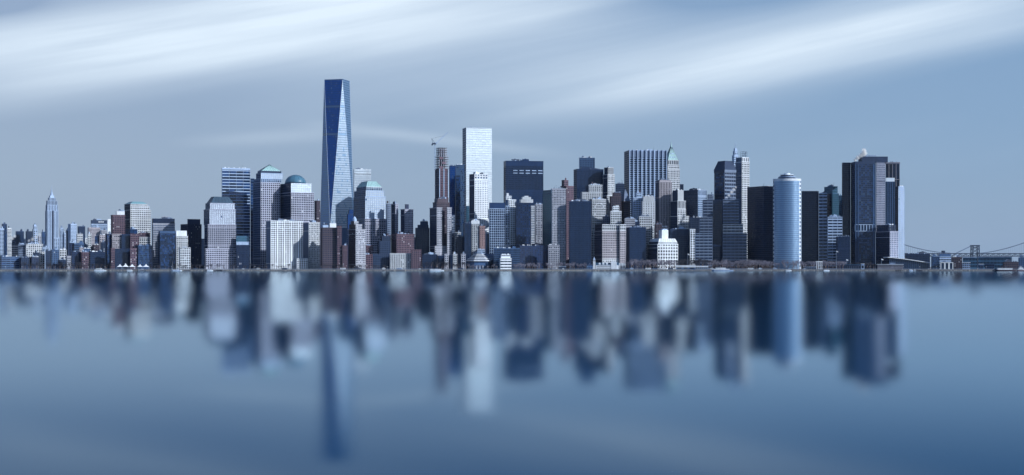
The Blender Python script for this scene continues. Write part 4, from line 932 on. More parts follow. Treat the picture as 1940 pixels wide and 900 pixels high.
To = tower('office_tower', 'wide far office with a dark glass front and bright sign strip on its top', [(172, 173, 203, 424, dict(wall='pale', sf=.5)), (172, 173, 203, 417, dict(st='plain', wall='slate'))], 7100, 'bandt', wall='pale', pm='mid', fl=2.8, ru=2)
q = To.tiers[-1]
for i in range(5):
    m_ = MB(To.O); x_ = q.a*.46+i*4.6; m_.box(q.P, q.ex, q.ey, x_, x_+3.4, -.7, -.25, q.z1-10+(i % 2)*.6, q.z1-5.2-(i % 2)*.8); m_.build('sign_letter', WMAT('white'), To.root)
tower('apartment_building', 'thin bright white slab right of the far office with sign strip', [(203.7, 204, 210, 415)], 7200, 'plain', wall='white', ru=0)
Tpy = tower('office_tower', 'far narrow tower with pointed pyramid top and dark left side', [(125, 129, 134, 437)], 6500, 'fine', wall='pale', lf=dict(wall='slate'), top=1)
add_frustum(Tpy, 430, 1, .05, 'pale', ribs=2)
Tpp = tower('office_tower', 'far slim pale tower with pointed cap left of the tall spired tower', [(61.2, 63.5, 71.3, 434), (62.5, 64, 69.8, 428)], 6500, 'fine', wall='pale', top=1, lf=dict(wall='steelb'))
add_frustum(Tpp, 423, 1, .1, 'pale', ribs=2)
tower('office_tower', 'low pale wing at the right foot of the tall spired tower', [(101, 102, 113, 450)], 6800, 'fine', wall='pale', ru=1, fl=2.6)
Tes = tower('skyscraper', 'tall pale stepped tower with needle spire standing alone at the far left', [(85.5, 89, 110.8, 399), (86.3, 89.5, 109.8, 388), (87.6, 90, 108.7, 380), (90.8, 93, 105.5, 374.5), (93, 95, 102.5, 370.5, dict(st='plain'))], 7600, 'rib', wall='pale', pm='dark', bay=2.8, fl=1.9, pf=.45, sf=.12, cap=.6, r=1.6, lf=dict(wall='steelb'), top=1, th=18)
Tes.c = scaled(Tes.tiers[-1], 1)[1]; q = Tes.tiers[0]
m_ = MB(Tes.O); m_.box(q.P, q.ex, q.ey, q.a*.44, q.a*.60, -.4, -.12, GZ, q.z1); m_.build('recess_shade', GMAT('gn'), Tes.root)  # dark strip on the face paints the shade of a recess
m_ = MB(Tes.O); zt = Tes.tiers[-1].z1; kk = Tes.k
m_.lathe(Tes.c, [(3.2*kk, zt-.1), (2.6*kk, zt+3*kk), (1.5*kk, zt+7*kk), (1.3*kk, zt+9.5*kk), (.5*kk, zt+11*kk), (.4*kk, zt+14*kk), (.1*kk, zt+19*kk)], 8); m_.build('spire', WMAT('pale'), Tes.root)
tower('office_building', 'dim blue block peeping between the thin white slab and red brick tower', [(205, 206, 211, 425)], 7300, 'curt', wall='steelb', ru=0)
# a low distant fringe of small far blocks fills the horizon between the towers
fr = random.Random(3)
tones = ['grey', 'pale', 'beige', 'steelb', 'slate', 'brown', 'cream']
desc = {'grey': 'grey', 'pale': 'pale', 'beige': 'beige', 'steelb': 'blue-grey', 'slate': 'dark slate', 'brown': 'brown', 'cream': 'cream'}
spots = [(24, 'left of the slim far blue slab'), (44, 'behind the flat-topped far blue office'), (73, 'just left of the tall spired tower'), (107, 'hidden low behind the tall spired tower'), (118, 'behind the narrow pale tower'), (140, 'between the far grey slab and dark blue slab'), (160, 'right of the far slab with mast')]
for i, (px, wh) in enumerate(spots):
    wd_ = fr.uniform(7, 12); tn = tones[i % 7]
    tower('far_building', f'{desc[tn]} far low block {wh}', [(px-wd_/2, px-wd_/2+1, px+wd_/2, fr.uniform(446, 456))], 7700, 'fine', wall=tn, fl=2.6, ru=1)
# ------------------------------------------------------------------ ground, water, shore
def shore_y(x): return 2940+6*sin(x*.004)+3*sin(x*.013+1)
def ground():
    xs = [-25000, -12000, -6000]+[-2000+25*i for i in range(161)]+[6000, 12000, 25000]
    m = MB()
    pts = [(x, shore_y(x) if abs(x) <= 2000 else 2940, GZ) for x in xs]
    for a, b in zip(pts[:-1], pts[1:]):
        m.quad(a, b, (b[0], 3400, GZ), (a[0], 3400, GZ)); m.quad((a[0], 3400, GZ), (b[0], 3400, GZ), (b[0], 26000, GZ), (a[0], 26000, GZ))
        m.quad((a[0], a[1], -4), (b[0], b[1], -4), b, a)
    o = m.build('ground', wallmat('paving', (.13, .13, .14), rough=.9), None, kind='structure')
    # stone seawall coping and rail along the promenade
    m = MB((0, 2940, GZ))
    ps = [p for p in pts if abs(p[0]) <= 1500]
    for a, b in zip(ps[:-1], ps[1:]):
        m.prism([(a[0], a[1]-.5), (b[0], b[1]-.5), (b[0], b[1]+.6), (a[0], a[1]+.6)], -1, GZ+.5)
    sw = m.build('seawall', wallmat('seawall_stone', (.12, .13, .15), rough=.9), None); tag(sw, 'long low dark stone seawall along the waterline', 'wall')
    m = MB((0, 2940, GZ))
    for a, b in zip(ps[:-1], ps[1:]):
        for h in (1.0, 1.5): m.bar((a[0], a[1]+.3, GZ+h), (b[0], b[1]+.3, GZ+h), .06, 3)
        for t in range(4): m.bar((a[0]+(b[0]-a[0])*t/4, a[1]+(b[1]-a[1])*t/4+.3, GZ+.5), (a[0]+(b[0]-a[0])*t/4, a[1]+(b[1]-a[1])*t/4+.3, GZ+1.5), .08, 3)
    m.build('railing', WMAT('pale'), sw)
    # rocks below the wall
    m = MB(); rr = random.Random(5)
    for i in range(1500):
        x = rr.uniform(-1150, 1150); 
        if rr.random() < .35: x = rr.uniform(20, 130)
        y = shore_y(x)-rr.uniform(.6, 4); r = rr.uniform(.5, 1.3); z = rr.uniform(-.4, .6)*1.0
        c = [(x+cos(t+rr.uniform(-.3, .3))*r*rr.uniform(.7, 1.2), y+sin(t)*r) for t in (0, 1.2, 2.5, 3.8, 5)]
        m.prism(c, z-1, z+rr.uniform(.3, 1.0), 0, [(x+(p[0]-x)*.6, y+(p[1]-y)*.6) for p in c])
    rk = m.build('riprap_rocks', wallmat('rock', (.30, .29, .28), rough=.95), None, kind='stuff'); tag(rk, 'grey and sandy rocks piled along the foot of the seawall', 'rocks')
ground()
def water():
    m = MB()
    m.quad((-25000, -12000, 0), (25000, -12000, 0), (25000, 2990, 0), (-25000, 2990, 0))
    mt = bpy.data.materials.new('harbour_water'); mt.use_nodes = True; t = NT(mt.node_tree); t.n.clear()
    geo = t.add('ShaderNodeNewGeometry'); P = geo.outputs['Position']
    # long-exposure smoothed surface: gentle large swell, fine lines of ripples
    n1 = t.noise(t.mapv(P, scale=(.004, .02, 1)), 1.0, 2, .5)
    n2 = t.noise(t.mapv(P, scale=(.03, .25, 1)), 1.0, 4, .6)
    n4 = t.noise(t.mapv(P, scale=(.15, 1.2, 1)), 1.0, 3, .6)
    h = t.math('ADD', t.math('ADD', t.math('MULTIPLY', n1, .5), t.math('MULTIPLY', n2, .22)), t.math('MULTIPLY', n4, .035))
    bp = t.add('ShaderNodeBump'); bp.inputs['Strength'].default_value = WATER_BUMP; bp.inputs['Distance'].default_value = .05; t.put(bp.inputs['Height'], h)
    # wave crests run in wide arcs round the open bay
    pp = t.add('ShaderNodeSeparateXYZ'); t.put(pp.inputs[0], P)
    tg0 = t.add('ShaderNodeCombineXYZ'); t.put(tg0.inputs[0], pp.outputs[1]); t.put(tg0.inputs[1], t.math('MULTIPLY', pp.outputs[0], -1.0))
    tg = t.add('ShaderNodeVectorMath', operation='NORMALIZE'); t.put(tg.inputs[0], tg0.outputs[0])
    gl = t.add('ShaderNodeBsdfAnisotropic', distribution='BECKMANN'); gl.inputs['Color'].default_value = (.80, .93, 1.0, 1)
    # ripples seen end-on smear sideways; farther water lies rougher
    yy = t.add('ShaderNodeSeparateXYZ'); t.put(yy.inputs[0], P)
    ax_ = t.math('MINIMUM', t.math('MAXIMUM', t.math('MULTIPLY', yy.outputs[1], 2.5e-4), .03), .16)
    t.put(gl.inputs['Roughness'], t.math('POWER', t.math('MULTIPLY', ax_, WATER_AY), .25))
    t.put(gl.inputs['Anisotropy'], t.math('SUBTRACT', t.math('POWER', t.math('DIVIDE', WATER_AY, ax_), .5), 1.0))
    t.l.new(tg.outputs[0], gl.inputs['Tangent']); t.l.new(bp.outputs[0], gl.inputs['Normal'])
    df = t.add('ShaderNodeBsdfDiffuse')
    n3 = t.noise(t.mapv(P, scale=(.0012, .0025, 1)), 1.0, 2, .5)
    t.put(df.inputs['Color'], t.mix(t.ramp(n3, .35, .65), (.005, .044, .115), (.008, .064, .155)))
    fr_ = t.add('ShaderNodeFresnel'); fr_.inputs[0].default_value = 1.333; t.l.new(bp.outputs[0], fr_.inputs[1])
    ff = t.math('MULTIPLY', fr_.outputs[0], t.ramp(fr_.outputs[0], .27, .74))
    mx = t.add('ShaderNodeMixShader'); t.l.new(ff, mx.inputs[0]); t.l.new(df.outputs[0], mx.inputs[1]); t.l.new(gl.outputs[0], mx.inputs[2])
    o_ = t.add('ShaderNodeOutputMaterial'); t.l.new(mx.outputs[0], o_.inputs[0])
    m.build('water', mt, None, kind='structure')
WATER_AY, WATER_BUMP = .0022, .07
water()

# ------------------------------------------------------------------ pier house
def pier_house():
    Y = 2952; k = Y/F; th = -atan2(U(1148), 1); P, ex, ey, a, b = frame_of(1129, 1129, 1172, Y, th, 16); b = 16
    O = (P[0]+a/2, P[1]+8, GZ)
    r = thing('pier_house', 'long white pier house with small arched windows and a slim corner clock turret', 'building', O)
    z = lambda py: ZZ(py, Y)
    m = MB(O); m.box(P, ex, ey, 0, a, 0, b, GZ, z(502)); m.build('wall', WMAT('white'), r)
    c = corners(P, ex, ey, a, b, -.5); mid = [(c[0][0]*.5+c[3][0]*.5, c[0][1]*.5+c[3][1]*.5), (c[1][0]*.5+c[2][0]*.5, c[1][1]*.5+c[2][1]*.5)]
    m = MB(O); top = [(mid[0][0], mid[0][1]-.2), (mid[1][0], mid[1][1]-.2), (mid[1][0], mid[1][1]+.2), (mid[0][0], mid[0][1]+.2)]
    m.prism(c, z(502), z(497.5), 0, top); m.build('roof', wallmat('patina_dark', (.03, .07, .12)), r)
    for f_, w_ in ((.12, 4), (.28, 4), (.44, 4)):
        m = MB(O); m.box(P, ex, ey, a*f_, a*f_+w_, .8, 3.6, z(502), z(499)); m.cone([(P[0]+ex[0]*x+ey[0]*y, P[1]+ex[1]*x+ey[1]*y) for x, y in ((a*f_-.2, .6), (a*f_+w_+.2, .6), (a*f_+w_+.2, 4), (a*f_-.2, 4))], z(499), z(497.6), (P[0]+ex[0]*(a*f_+w_/2)+ey[0]*2, P[1]+ex[1]*(a*f_+w_/2)+ey[1]*2)); m.build('dormer', WMAT('white'), r)
    m = MB(O); m.box(P, ex, ey, a*.66, a*.92, -.6, b+.4, GZ+.01, z(497)); m.box(P, ex, ey, a*.68, a*.90, .2, b-.4, z(497), z(495)); m.build('end_pavilion', WMAT('white'), r)
    for i in range(20):
        x = 1.5+i*(a*.63)/20
        for zz in (GZ+1.6, GZ+5.2):
            m = MB(O); m.box(P, ex, ey, x, x+.8, -.12, .1, zz, zz+1.8); m.build('window', GMAT('g'), r)
    X0 = U(1125.8)*Y; m = MB(O)
    m.wbox(X0-2.3, X0+2.3, Y-1.5, Y+3, GZ, z(496)); m.wbox(X0-1.9, X0+1.9, Y-1.1, Y+2.6, z(496), z(492)); m.build('clock_tower', WMAT('white'), r)
    m = MB(O); m.cone([(X0-2.2, Y-1.4), (X0+2.2, Y-1.4), (X0+2.2, Y+2.9), (X0-2.2, Y+2.9)], z(492), z(486.7), (X0, Y+.7)); m.build('tower_roof', WMAT('pale'), r)
    m = MB(O)
    for i in range(16):
        t0, t1 = 2*pi*i/16, 2*pi*(i+1)/16; m.tri((X0, Y-1.22, z(494)), (X0+1.1*cos(t0), Y-1.22, z(494)+1.1*sin(t0)), (X0+1.1*cos(t1), Y-1.22, z(494)+1.1*sin(t1)))
    m.build('clock_face', WMAT('dgrey'), r)
    Y2 = 2950; X1 = U(1112)*Y2; X2 = U(1123)*Y2; O2 = ((X1+X2)/2, Y2+4, GZ)
    r2 = thing('pier_shed', 'small blue-grey gabled shed left of the white pier house', 'shed', O2)
    m = MB(O2); m.wbox(X1, X2, Y2, Y2+8, GZ, ZZ(503, Y2)); m.build('wall', WMAT('steelb'), r2)
    m = MB(O2); m.cone([(X1-.5, Y2-.5), (X2+.5, Y2-.5), (X2+.5, Y2+8.5), (X1-.5, Y2+8.5)], ZZ(503, Y2), ZZ(499, Y2), ((X1+X2)/2, Y2+4)); m.build('roof', WMAT('slate'), r2)
    for i in range(3):
        m = MB(O2); x = X1+1+i*3.2; m.wbox(x, x+1.8, Y2-.1, Y2+.1, GZ+1, GZ+4.2); m.build('window', GMAT('gd'), r2)
    Y3 = 3004; X3 = U(1173)*Y3; O3 = (X3+6, Y3+5, GZ)
    r3 = thing('portico', 'cream arcaded entrance block right of the white pier house', 'building', O3)
    m = MB(O3); m.wbox(X3, X3+12.5, Y3+.8, Y3+8, GZ, ZZ(498.5, Y3)); m.build('wall', WMAT('white'), r3)
    for i in range(5):
        m = MB(O3); m.wbox(X3+i*2.85, X3+i*2.85+1.1, Y3, Y3+.78, GZ, ZZ(498.8, Y3)); m.build('column', WMAT('white'), r3)
    for i in range(4):
        m = MB(O3); m.wbox(X3+i*2.85+1.3, X3+i*2.85+2.6, Y3+.6, Y3+.85, GZ+.3, GZ+7); m.build('opening', GMAT('gd'), r3)
pier_house()
# ------------------------------------------------------------------ ferry piers and boats
def low_hall(name, label, L, R, top, Y, wall, nwin, dep=14, band=None, roof='white', rows=1, rt=.8):
    k = Y/F; th = -atan2(U((L+R)/2), 1); P, ex, ey, a, b = frame_of(L, L, R, Y, th, dep); b = dep
    c0 = corners(P, ex, ey, a, b); cx = sum(p[0] for p in c0)/4; cy = sum(p[1] for p in c0)/4; O = (cx, cy, GZ)
    r = thing(name, label, 'building', O); z1 = ZZ(top, Y); H = z1-GZ
    m = MB(O); m.box(P, ex, ey, 0, a, 0, b, GZ, z1-rt); m.build('wall', WMAT(wall), r)
    m = MB(O); m.box(P, ex, ey, -.8, a+.8, -1, b+1, z1-rt, z1); m.build('roof', WMAT(roof), r)
    for j in range(rows):
        zz = GZ+H*(.18+.8*j/rows); hh = H*.5/rows
        for i in range(nwin):
            x = a*(i+.18)/nwin; m = MB(O); m.box(P, ex, ey, x, x+a/nwin*.64, -.1, .1, zz, zz+hh); m.build('window', GMAT('g'), r)
    return r, O, P, ex, ey, a, b, z1
low_hall('ferry_terminal', 'long white-roofed ferry landing hall in front of the park trees', 1281, 1317, 502.5, 2946, 'steelb', 3, rt=4)
low_hall('ferry_terminal', 'smaller white landing hall beside the long one', 1317.5, 1341, 504, 2948, 'pale', 6, rt=2.2)
h_ = low_hall('pier_office', 'cream two-storey pier office with rows of windows left of the curved ferry roof', 1662, 1711, 500.5, 2946, 'tan', 22, roof='white', rows=3)
for x0, x1 in ((.48, .64), (.66, .70)):
    m_ = MB(h_[1]); m_.box(h_[2], h_[3], h_[4], h_[5]*x0, h_[5]*x1, 4, 9, h_[7], h_[7]+2.8); m_.build('rooftop_unit', WMAT('grey'), h_[0])
low_hall('pier_shelter', 'open shelter with green flat roof by the water below the chamfered slab', 1601, 1630, 501, 2950, 'dgrey', 7, roof='teal')
low_hall('kiosk', 'small white kiosk tower right of the green-roofed shelter', 1631.5, 1637.5, 499.5, 2948, 'pale', 1, dep=5)
low_hall('restaurant', 'low dark pavilion with pale awning line in the park by the round tower', 1525, 1546, 505.5, 2952, 'dgrey', 5, dep=9, roof='pale')
low_hall('restaurant', 'low white pavilion in front of the slim cream tower among trees', 1059, 1072, 505, 2955, 'navy', 4, dep=8, roof='pale')
# curved ferry terminal
def curved_terminal():
    Y = 2985; n = 20; X0, X1 = U(1681)*Y, U(1762)*Y; O = ((X0+X1)/2, Y+15, GZ)
    r = thing('ferry_terminal', 'dark glass ferry terminal with long drooping white curved roof', 'building', O)
    prof = lambda t: ZZ(486.7, Y)-(ZZ(486.7, Y)-ZZ(497.5, Y))*(1-cos(t*pi/2))*.35-(ZZ(486.7, Y)-ZZ(497.5, Y))*.65*t
    for i in range(n):
        t0, t1 = i/n, (i+1)/n; xa, xb = X0+(X1-X0)*t0, X0+(X1-X0)*t1
        m = MB(O); k0 = len(m.v); za, zb = prof(t0), prof(t1)
        m.v += [(xa, Y-4, za-1.2), (xb, Y-4, zb-1.2), (xb, Y+34, zb-1.2), (xa, Y+34, za-1.2), (xa, Y-4, za), (xb, Y-4, zb), (xb, Y+34, zb), (xa, Y+34, za)]
        m.f += [(3, 2, 1, 0), (4, 5, 6, 7), (0, 1, 5, 4), (1, 2, 6, 5), (2, 3, 7, 6), (3, 0, 4, 7)]; m.m += [0]*6
        m.build('roof_panel', WMAT('white'), r)
    m = MB(O); g = MB(O)
    for i in range(n):
        t0, t1 = i/n, (i+1)/n; xa, xb = X0+4+(X1-X0-8)*t0, X0+4+(X1-X0-8)*t1; zt = min(prof(t0), prof(t1))-1.3
        g.wbox(xa+.25, xb, Y+.3, Y+.5, GZ, zt); m.wbox(xa, xa+.24, Y-.1, Y+.55, GZ, zt)
    g.build('glazing', GMAT('gn'), r); m.build('mullion', WMAT('steelb'), r)
    m = MB(O); m.wbox(X0+4, X1-4, Y+.6, Y+28, GZ, ZZ(499, Y)); m.build('wall', WMAT('navy'), r)
    PLACED.append((1679, 1763, Y, [(X0, Y-4), (X1, Y-4), (X1, Y+34), (X0, Y+34)]))
curved_terminal()
def boat(name, label, L, R, Y, decks=2, hull='white', H=1.0, funnel=None, cat='boat', group=None):
    k = Y/F; X0, X1 = U(L)*Y, U(R)*Y; L_ = X1-X0; B = max(2.5, L_*.2); O = ((X0+X1)/2, Y, 0)
    r = thing(name, label, cat, O, group)
    m = MB(O); n = 10; bot = []; top = []
    for s in (1, -1):
        rng = range(n+1) if s == 1 else range(n, -1, -1)
        for i in rng:
            t = i/n; w_ = B/2*min(1, (1-t)*3.2+.02)**.6 * min(1, t*6+.7)
            bot.append((X0+L_*(.03+.9*t), Y-s*w_*.75)); top.append((X0+L_*t, Y-s*w_))
    m.prism(bot, -.5, 1.7*H, 0, top); m.build('hull', WMAT(hull), r)
    z = 1.7*H
    for d in range(decks):
        x0, x1 = X0+L_*(.08+.10*d), X0+L_*(.78-.16*d); w_ = B/2*(.8-.1*d)
        m = MB(O); m.wbox(x0, x1, Y-w_, Y+w_, z, z+2.0*H); m.build('deckhouse', WMAT('white'), r)
        nw = max(2, int((x1-x0)/2.4)); m = MB(O)
        for i in range(nw):
            xx = x0+(x1-x0)*(i+.2)/nw; m.wbox(xx, xx+(x1-x0)/nw*.6, Y-w_-.05, Y-w_+.05, z+.8*H, z+1.5*H)
        m.build('window', GMAT('gd'), r)
        m = MB(O); m.wbox(x0-.6, x1+.6, Y-w_-.3, Y+w_+.3, z+2.0*H, z+2.2*H); m.build('deck', WMAT('white'), r)
        z += 2.2*H
    m = MB(O); xm = X0+L_*.5; m.bar((xm, Y, z), (xm, Y, z+3*H), .12, 4); m.build('mast', WMAT('pale'), r)
    if funnel: m = MB(O); m.lathe((X0+L_*.3, Y), [(.9*H, z-.2), (.8*H, z+2.2*H)], 8); m.build('funnel', WMAT(funnel), r)
    return r
boat('ferry', 'white two-decked harbour ferry moored right of the landing halls', 1348, 1391, 2926, 2, 'pale', 1.0, 'slate')
boat('motor_boat', 'small white boat at the left shore below the dark flat block', 178, 202, 2926, 2, 'white', .8)
boat('motor_boat', 'small white boat moored by the white tents', 262, 274, 2930, 1, 'white', .8)
boat('motor_boat', 'little white launch below the blue box block on the left shore', 240, 252, 2932, 1, 'white', .6)
boat('motor_boat', 'long low white boat under the cream gridded pair', 326, 342, 2930, 1, 'pale', .7)
boat('motor_boat', 'white launch below the low domed granite tower', 392, 404, 2932, 1, 'white', .7)
boat('ferry', 'low white ferry in front of the dark middle shore blocks', 812, 842, 2930, 1, 'white', .9)
boat('tug_boat', 'red and white tugboat at the far right edge', 1927, 1945, 2920, 3, 'brick', 1.0, 'brick')
boat('barge', 'dark red-hulled vessel beside the tugboat under the bridge', 1886, 1926, 2934, 1, 'brown', 1.3, 'brown')
boat('motor_boat', 'tiny white sail launch off the curved ferry terminal', 1731, 1736, 2926, 1, 'white', .7)
boat('ferry', 'white-hulled boat moored below the small boat pier office', 1722, 1730, 2934, 1, 'pale', .7)
boat('motor_boat', 'white launch below the middle of the park trees', 1560, 1572, 2930, 1, 'white', .6)
boat('motor_boat', 'white launch in front of the round silver tower', 1488, 1500, 2930, 1, 'white', .7)
# sailing boats by the tents
for i, px in enumerate((327, 341)):
    Yb = 2932; X = U(px)*Yb; O = (X, Yb, 0); r = thing('sailing_boat', ['moored yacht with tall bare mast left of the low cream block', 'moored yacht with bare mast before the low cream block'][i], 'boat', O)
    m_ = MB(O); m_.prism([(X-3.5, Yb-.6), (X+2, Yb-1), (X+4, Yb), (X+2, Yb+1), (X-3.5, Yb+.6)], -.3, 1.2); m_.build('hull', WMAT('white'), r)
    m_ = MB(O); m_.bar((X, Yb, 1.2), (X, Yb, 17-5*i), .16, 4, 0, .08); m_.build('mast', WMAT('white'), r)
    m_ = MB(O); m_.bar((X, Yb, 2.4), (X-3.2, Yb, 2.6), .14); m_.build('boom', WMAT('pale'), r)
# white peaked tents
for i, (l, r_) in enumerate(((221, 231), (231.5, 242), (244, 254.5), (259.5, 269), (270, 281))):
    Yt = 2950; xa, xb = U(l)*Yt, U(r_)*Yt; cx_ = (xa+xb)/2; O = (cx_, Yt+5, GZ)
    tx = ['leftmost white peaked tent on the left shore', 'second white peaked tent, tallest of the row', 'third white peaked tent, in front of the brick end', 'fourth white peaked tent, before the sloping glass block', 'rightmost white peaked tent of the row'][i]
    r = thing('tent', tx, 'tent', O, 'white peaked tents on the left shore')
    m_ = MB(O); base_ = [(xa, Yt), (xb, Yt), (xb, Yt+10), (xa, Yt+10)]; mid_ = [(cx_+(p[0]-cx_)*.35, Yt+5+(p[1]-Yt-5)*.35) for p in base_]
    z_ = GZ+5; h_t = 7 if i == 1 else 5.5
    m_.prism(base_, z_, z_+h_t*.4, 0, mid_); m_.cone(mid_, z_+h_t*.4, z_+h_t, (cx_, Yt+5)); m_.build('canopy', WMAT('white'), r)
    for p in base_: m_ = MB(O); m_.bar((p[0], p[1], GZ), (p[0], p[1], z_), .15); m_.build('pole', WMAT('pale'), r)

# ------------------------------------------------------------------ east river bridge
def bridge():
    Y = 5200; k = Y/F; f = lambda px, py, dy=0: (U(px)*(Y+dy), Y+dy, ZZ(py, Y+dy))
    O = (U(1847)*Y, Y, GZ)
    r = thing('suspension_bridge', 'grey suspension bridge with lattice tower and hanging cables crossing at the right', 'bridge', O)
    m = MB(O); a = f(1700, 480); b = f(1960, 480)
    m.wbox(a[0], b[0]+900, Y-10, Y+10, ZZ(481, Y), ZZ(479.6, Y)); m.build('roadway', WMAT('slate'), r)
    m = MB(O); zt, zb = ZZ(481, Y), ZZ(485.5, Y)
    for yy in (Y-10, Y+10):
        m.bar((a[0], yy, zb), (b[0]+900, yy, zb), 1.6)
        x = a[0]; i = 0
        while x < b[0]+880:
            m.bar((x, yy, zb), (x+9, yy, zt), .8, 3); m.bar((x+9, yy, zt), (x+18, yy, zb), .8, 3); m.bar((x+9, yy, zb), (x+9, yy, zt), .45, 3); x += 18
    m.build('truss', WMAT('slate'), r)
    # dark fascia under the lower deck
    m = MB(O); m.wbox(a[0], b[0]+900, Y-8, Y+8, zb-.8, zb+.4); m.build('lower_deck', WMAT('navy'), r)
    m = MB(O)
    for px in (1841.5, 1853):
        for dy in (-11, 11):
            x = U(px)*Y; m.bar((x+(1.5 if px < 1847 else -1.5)*-1, Y+dy, -2), (x, Y+dy, ZZ(465.5, Y)), 2.2)
    m.build('tower_leg', WMAT('slate'), r)
    m = MB(O); xl, xr = U(1840)*Y, U(1854.5)*Y
    m.wbox(xl, xr, Y-13, Y+13, ZZ(466.2, Y), ZZ(464.4, Y)); m.wbox(xl+3, xr-3, Y-11, Y+11, ZZ(468.4, Y), ZZ(467.6, Y))
    for dy in (-11, 11):
        m.bar((xl+3, Y+dy, ZZ(479, Y)), (xr-3, Y+dy, ZZ(472, Y)), .8); m.bar((xr-3, Y+dy, ZZ(479, Y)), (xl+3, Y+dy, ZZ(472, Y)), .8)
        m.bar((xl+3, Y+dy, ZZ(472, Y)), (xr-3, Y+dy, ZZ(467, Y)), .7); m.bar((xr-3, Y+dy, ZZ(472, Y)), (xl+3, Y+dy, ZZ(467, Y)), .7)
    m.build('tower_bracing', WMAT('slate'), r)
    def cable(p0, p1, fn, dy, hang, n=40):
        m = MB(O); pr = None
        for i in range(n+1):
            px = p0+(p1-p0)*i/n; q_ = f(px, fn(px), dy)
            if pr: m.bar(pr, q_, 1.8, 4)
            if hang and q_[2] > ZZ(479.5, Y)+1.5: h = MB(O); h.bar(q_, (q_[0], q_[1], ZZ(480, Y)), .45, 3); h.build('hanger', WMAT('grey'), r)
            pr = q_
        m.build('main_cable', WMAT('grey'), r)
    for dy in (-9, 9):
        cable(1700, 1800, lambda x: 479.3-20*((1800-x)/100)**1.7, dy, True, 24)
        cable(1812, 1841, lambda x: 479.4-13.8*((x-1812)/29), dy, False, 6)
        cable(1854, 2010, lambda x: 479.6-(19.5 if True else 0)*((x-1854)/86)**1.55 if x < 1941 else 460-14*((x-1941)/60), dy, True, 44)
    # stone anchor block
    m = MB(O); x = U(1787)*Y; m.wbox(x-3, x+3, Y-12, Y+12, GZ, ZZ(475, Y)); m.build('pylon', WMAT('slate'), r)
bridge()
# right-hand waterfront under the bridge
tower('warehouse', 'low dark bluff of buildings under the left bridge cable', [(1714, 1716, 1762, 481)], 4300, 'dk', wall='navy', ru=5)
tower('warehouse', 'pale banded terminal building behind the drooping white roof', [(1738, 1739, 1761, 487)], 3400, 'bandt', wall='pale', ru=2)
tower('pier_building', 'blue slab-like pier building right of the curved ferry terminal', [(1764, 1765, 1780, 486)], 2975, 'curt', wall='steelb', pm='blue', sf=.2, ru=2)
tower('pier_building', 'pier building with bright white columns and dark bays beside the blue slab-like one', [(1781, 1782, 1806, 497)], 2965, 'ribw', wall='white', pm='dark', bay=8.5, pf=.35, sf=.04, fl=20, ru=0)
tower('pier_building', 'upper pale stepped pier building with blue hipped roof under the bridge', [(1776, 1779, 1802, 486), (1777, 1780, 1801, 481.5, dict(wall='steelb', st='plain'))], 3020, 'bandt', wall='pale', fl=5, sf=.5, ru=1)
tower('warehouse', 'dark brick warehouse with a few lit windows left of the teal sheds', [(1802, 1804, 1823, 487)], 3020, 'grid', wall='brown', pm='lit', ru=3)
low_hall('pier_shed', 'white and blue pier shed with curved openings under the bridge tower', 1823, 1838, 497, 2960, 'pale', 4, dep=18, rows=3)
low_hall('pier_shed', 'teal pier shed with pale roof left of the bridge tower', 1824, 1851, 487, 3060, 'teal', 10, dep=30, roof='pale', rows=3)
low_hall('pier_shed', 'long teal pier shed with wide pale roof right of the bridge tower', 1853, 1917, 486.5, 3060, 'teal', 24, dep=40, roof='pale', rows=3)
low_hall('pier_shed', 'small blue shed with white panels on the waterfront right of the bridge tower', 1855, 1863, 500, 2962, 'steelb', 3, dep=10)
low_hall('pier_shed', 'blue waterfront shed with a white kiosk front', 1866, 1884, 500, 2965, 'blue', 6, dep=12, roof='steelb', rows=2)
tower('warehouse', 'blue block at the right edge behind the tugboat', [(1929, 1930, 1950, 488)], 3030, 'grid', wall='steelb', pm='navy', ru=2)
tower('warehouse', 'dark red warehouse with jumbled roof right of the long teal shed', [(1900, 1902, 1930, 496)], 2975, 'grid', wall='brown', pm='dark', ru=4)

# ------------------------------------------------------------------ trees
def tree_mesh(seed, H, bushy=1.0):
    rs = random.Random(seed); tr = MB(); cr = MB()
    def grow(p, d, L, r, lev):
        q_ = p+d*L; (tr if lev < 2 else cr).bar(p, q_, r, 4 if lev < 2 else 3, 0, r*.65)
        if lev >= 5: return
        n = 3 if lev < 4 else int(4*bushy)
        for i in range(n):
            nd = (d+Vector((rs.uniform(-1, 1), rs.uniform(-1, 1), rs.uniform(-.25, .6)))*.75).normalized()
            grow(p+d*L*rs.uniform(.6, 1), nd, L*rs.uniform(.62, .82), r*.62, lev+1)
    grow(Vector((0, 0, -.2)), Vector((0, 0, 1)), H*.27, H*.022, 0)
    return tr, cr
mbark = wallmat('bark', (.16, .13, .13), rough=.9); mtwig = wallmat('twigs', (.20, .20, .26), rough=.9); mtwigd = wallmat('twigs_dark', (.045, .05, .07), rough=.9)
protos = []
for sd_ in range(5):
    a_, b_ = tree_mesh(sd_+11, 12.5, 1.0)
    def bm_(mb, nm, mt):
        me = bpy.data.meshes.new(nm); me.from_pydata(mb.v, [], mb.f); me.materials.append(mt); return me
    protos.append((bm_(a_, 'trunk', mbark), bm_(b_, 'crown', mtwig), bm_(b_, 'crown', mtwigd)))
trr = random.Random(21)
def plant(x, y, s, dark, label, group):
    r = thing('bare_tree', label, 'tree', (x, y, GZ), group); r.rotation_euler = (0, 0, trr.uniform(0, 6.28)); s *= 1.6; r.scale = (s, s, s)
    p_ = trr.choice(protos)
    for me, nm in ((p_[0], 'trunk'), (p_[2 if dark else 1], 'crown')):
        o = bpy.data.objects.new(nm, me); COL.objects.link(o); o.parent = r
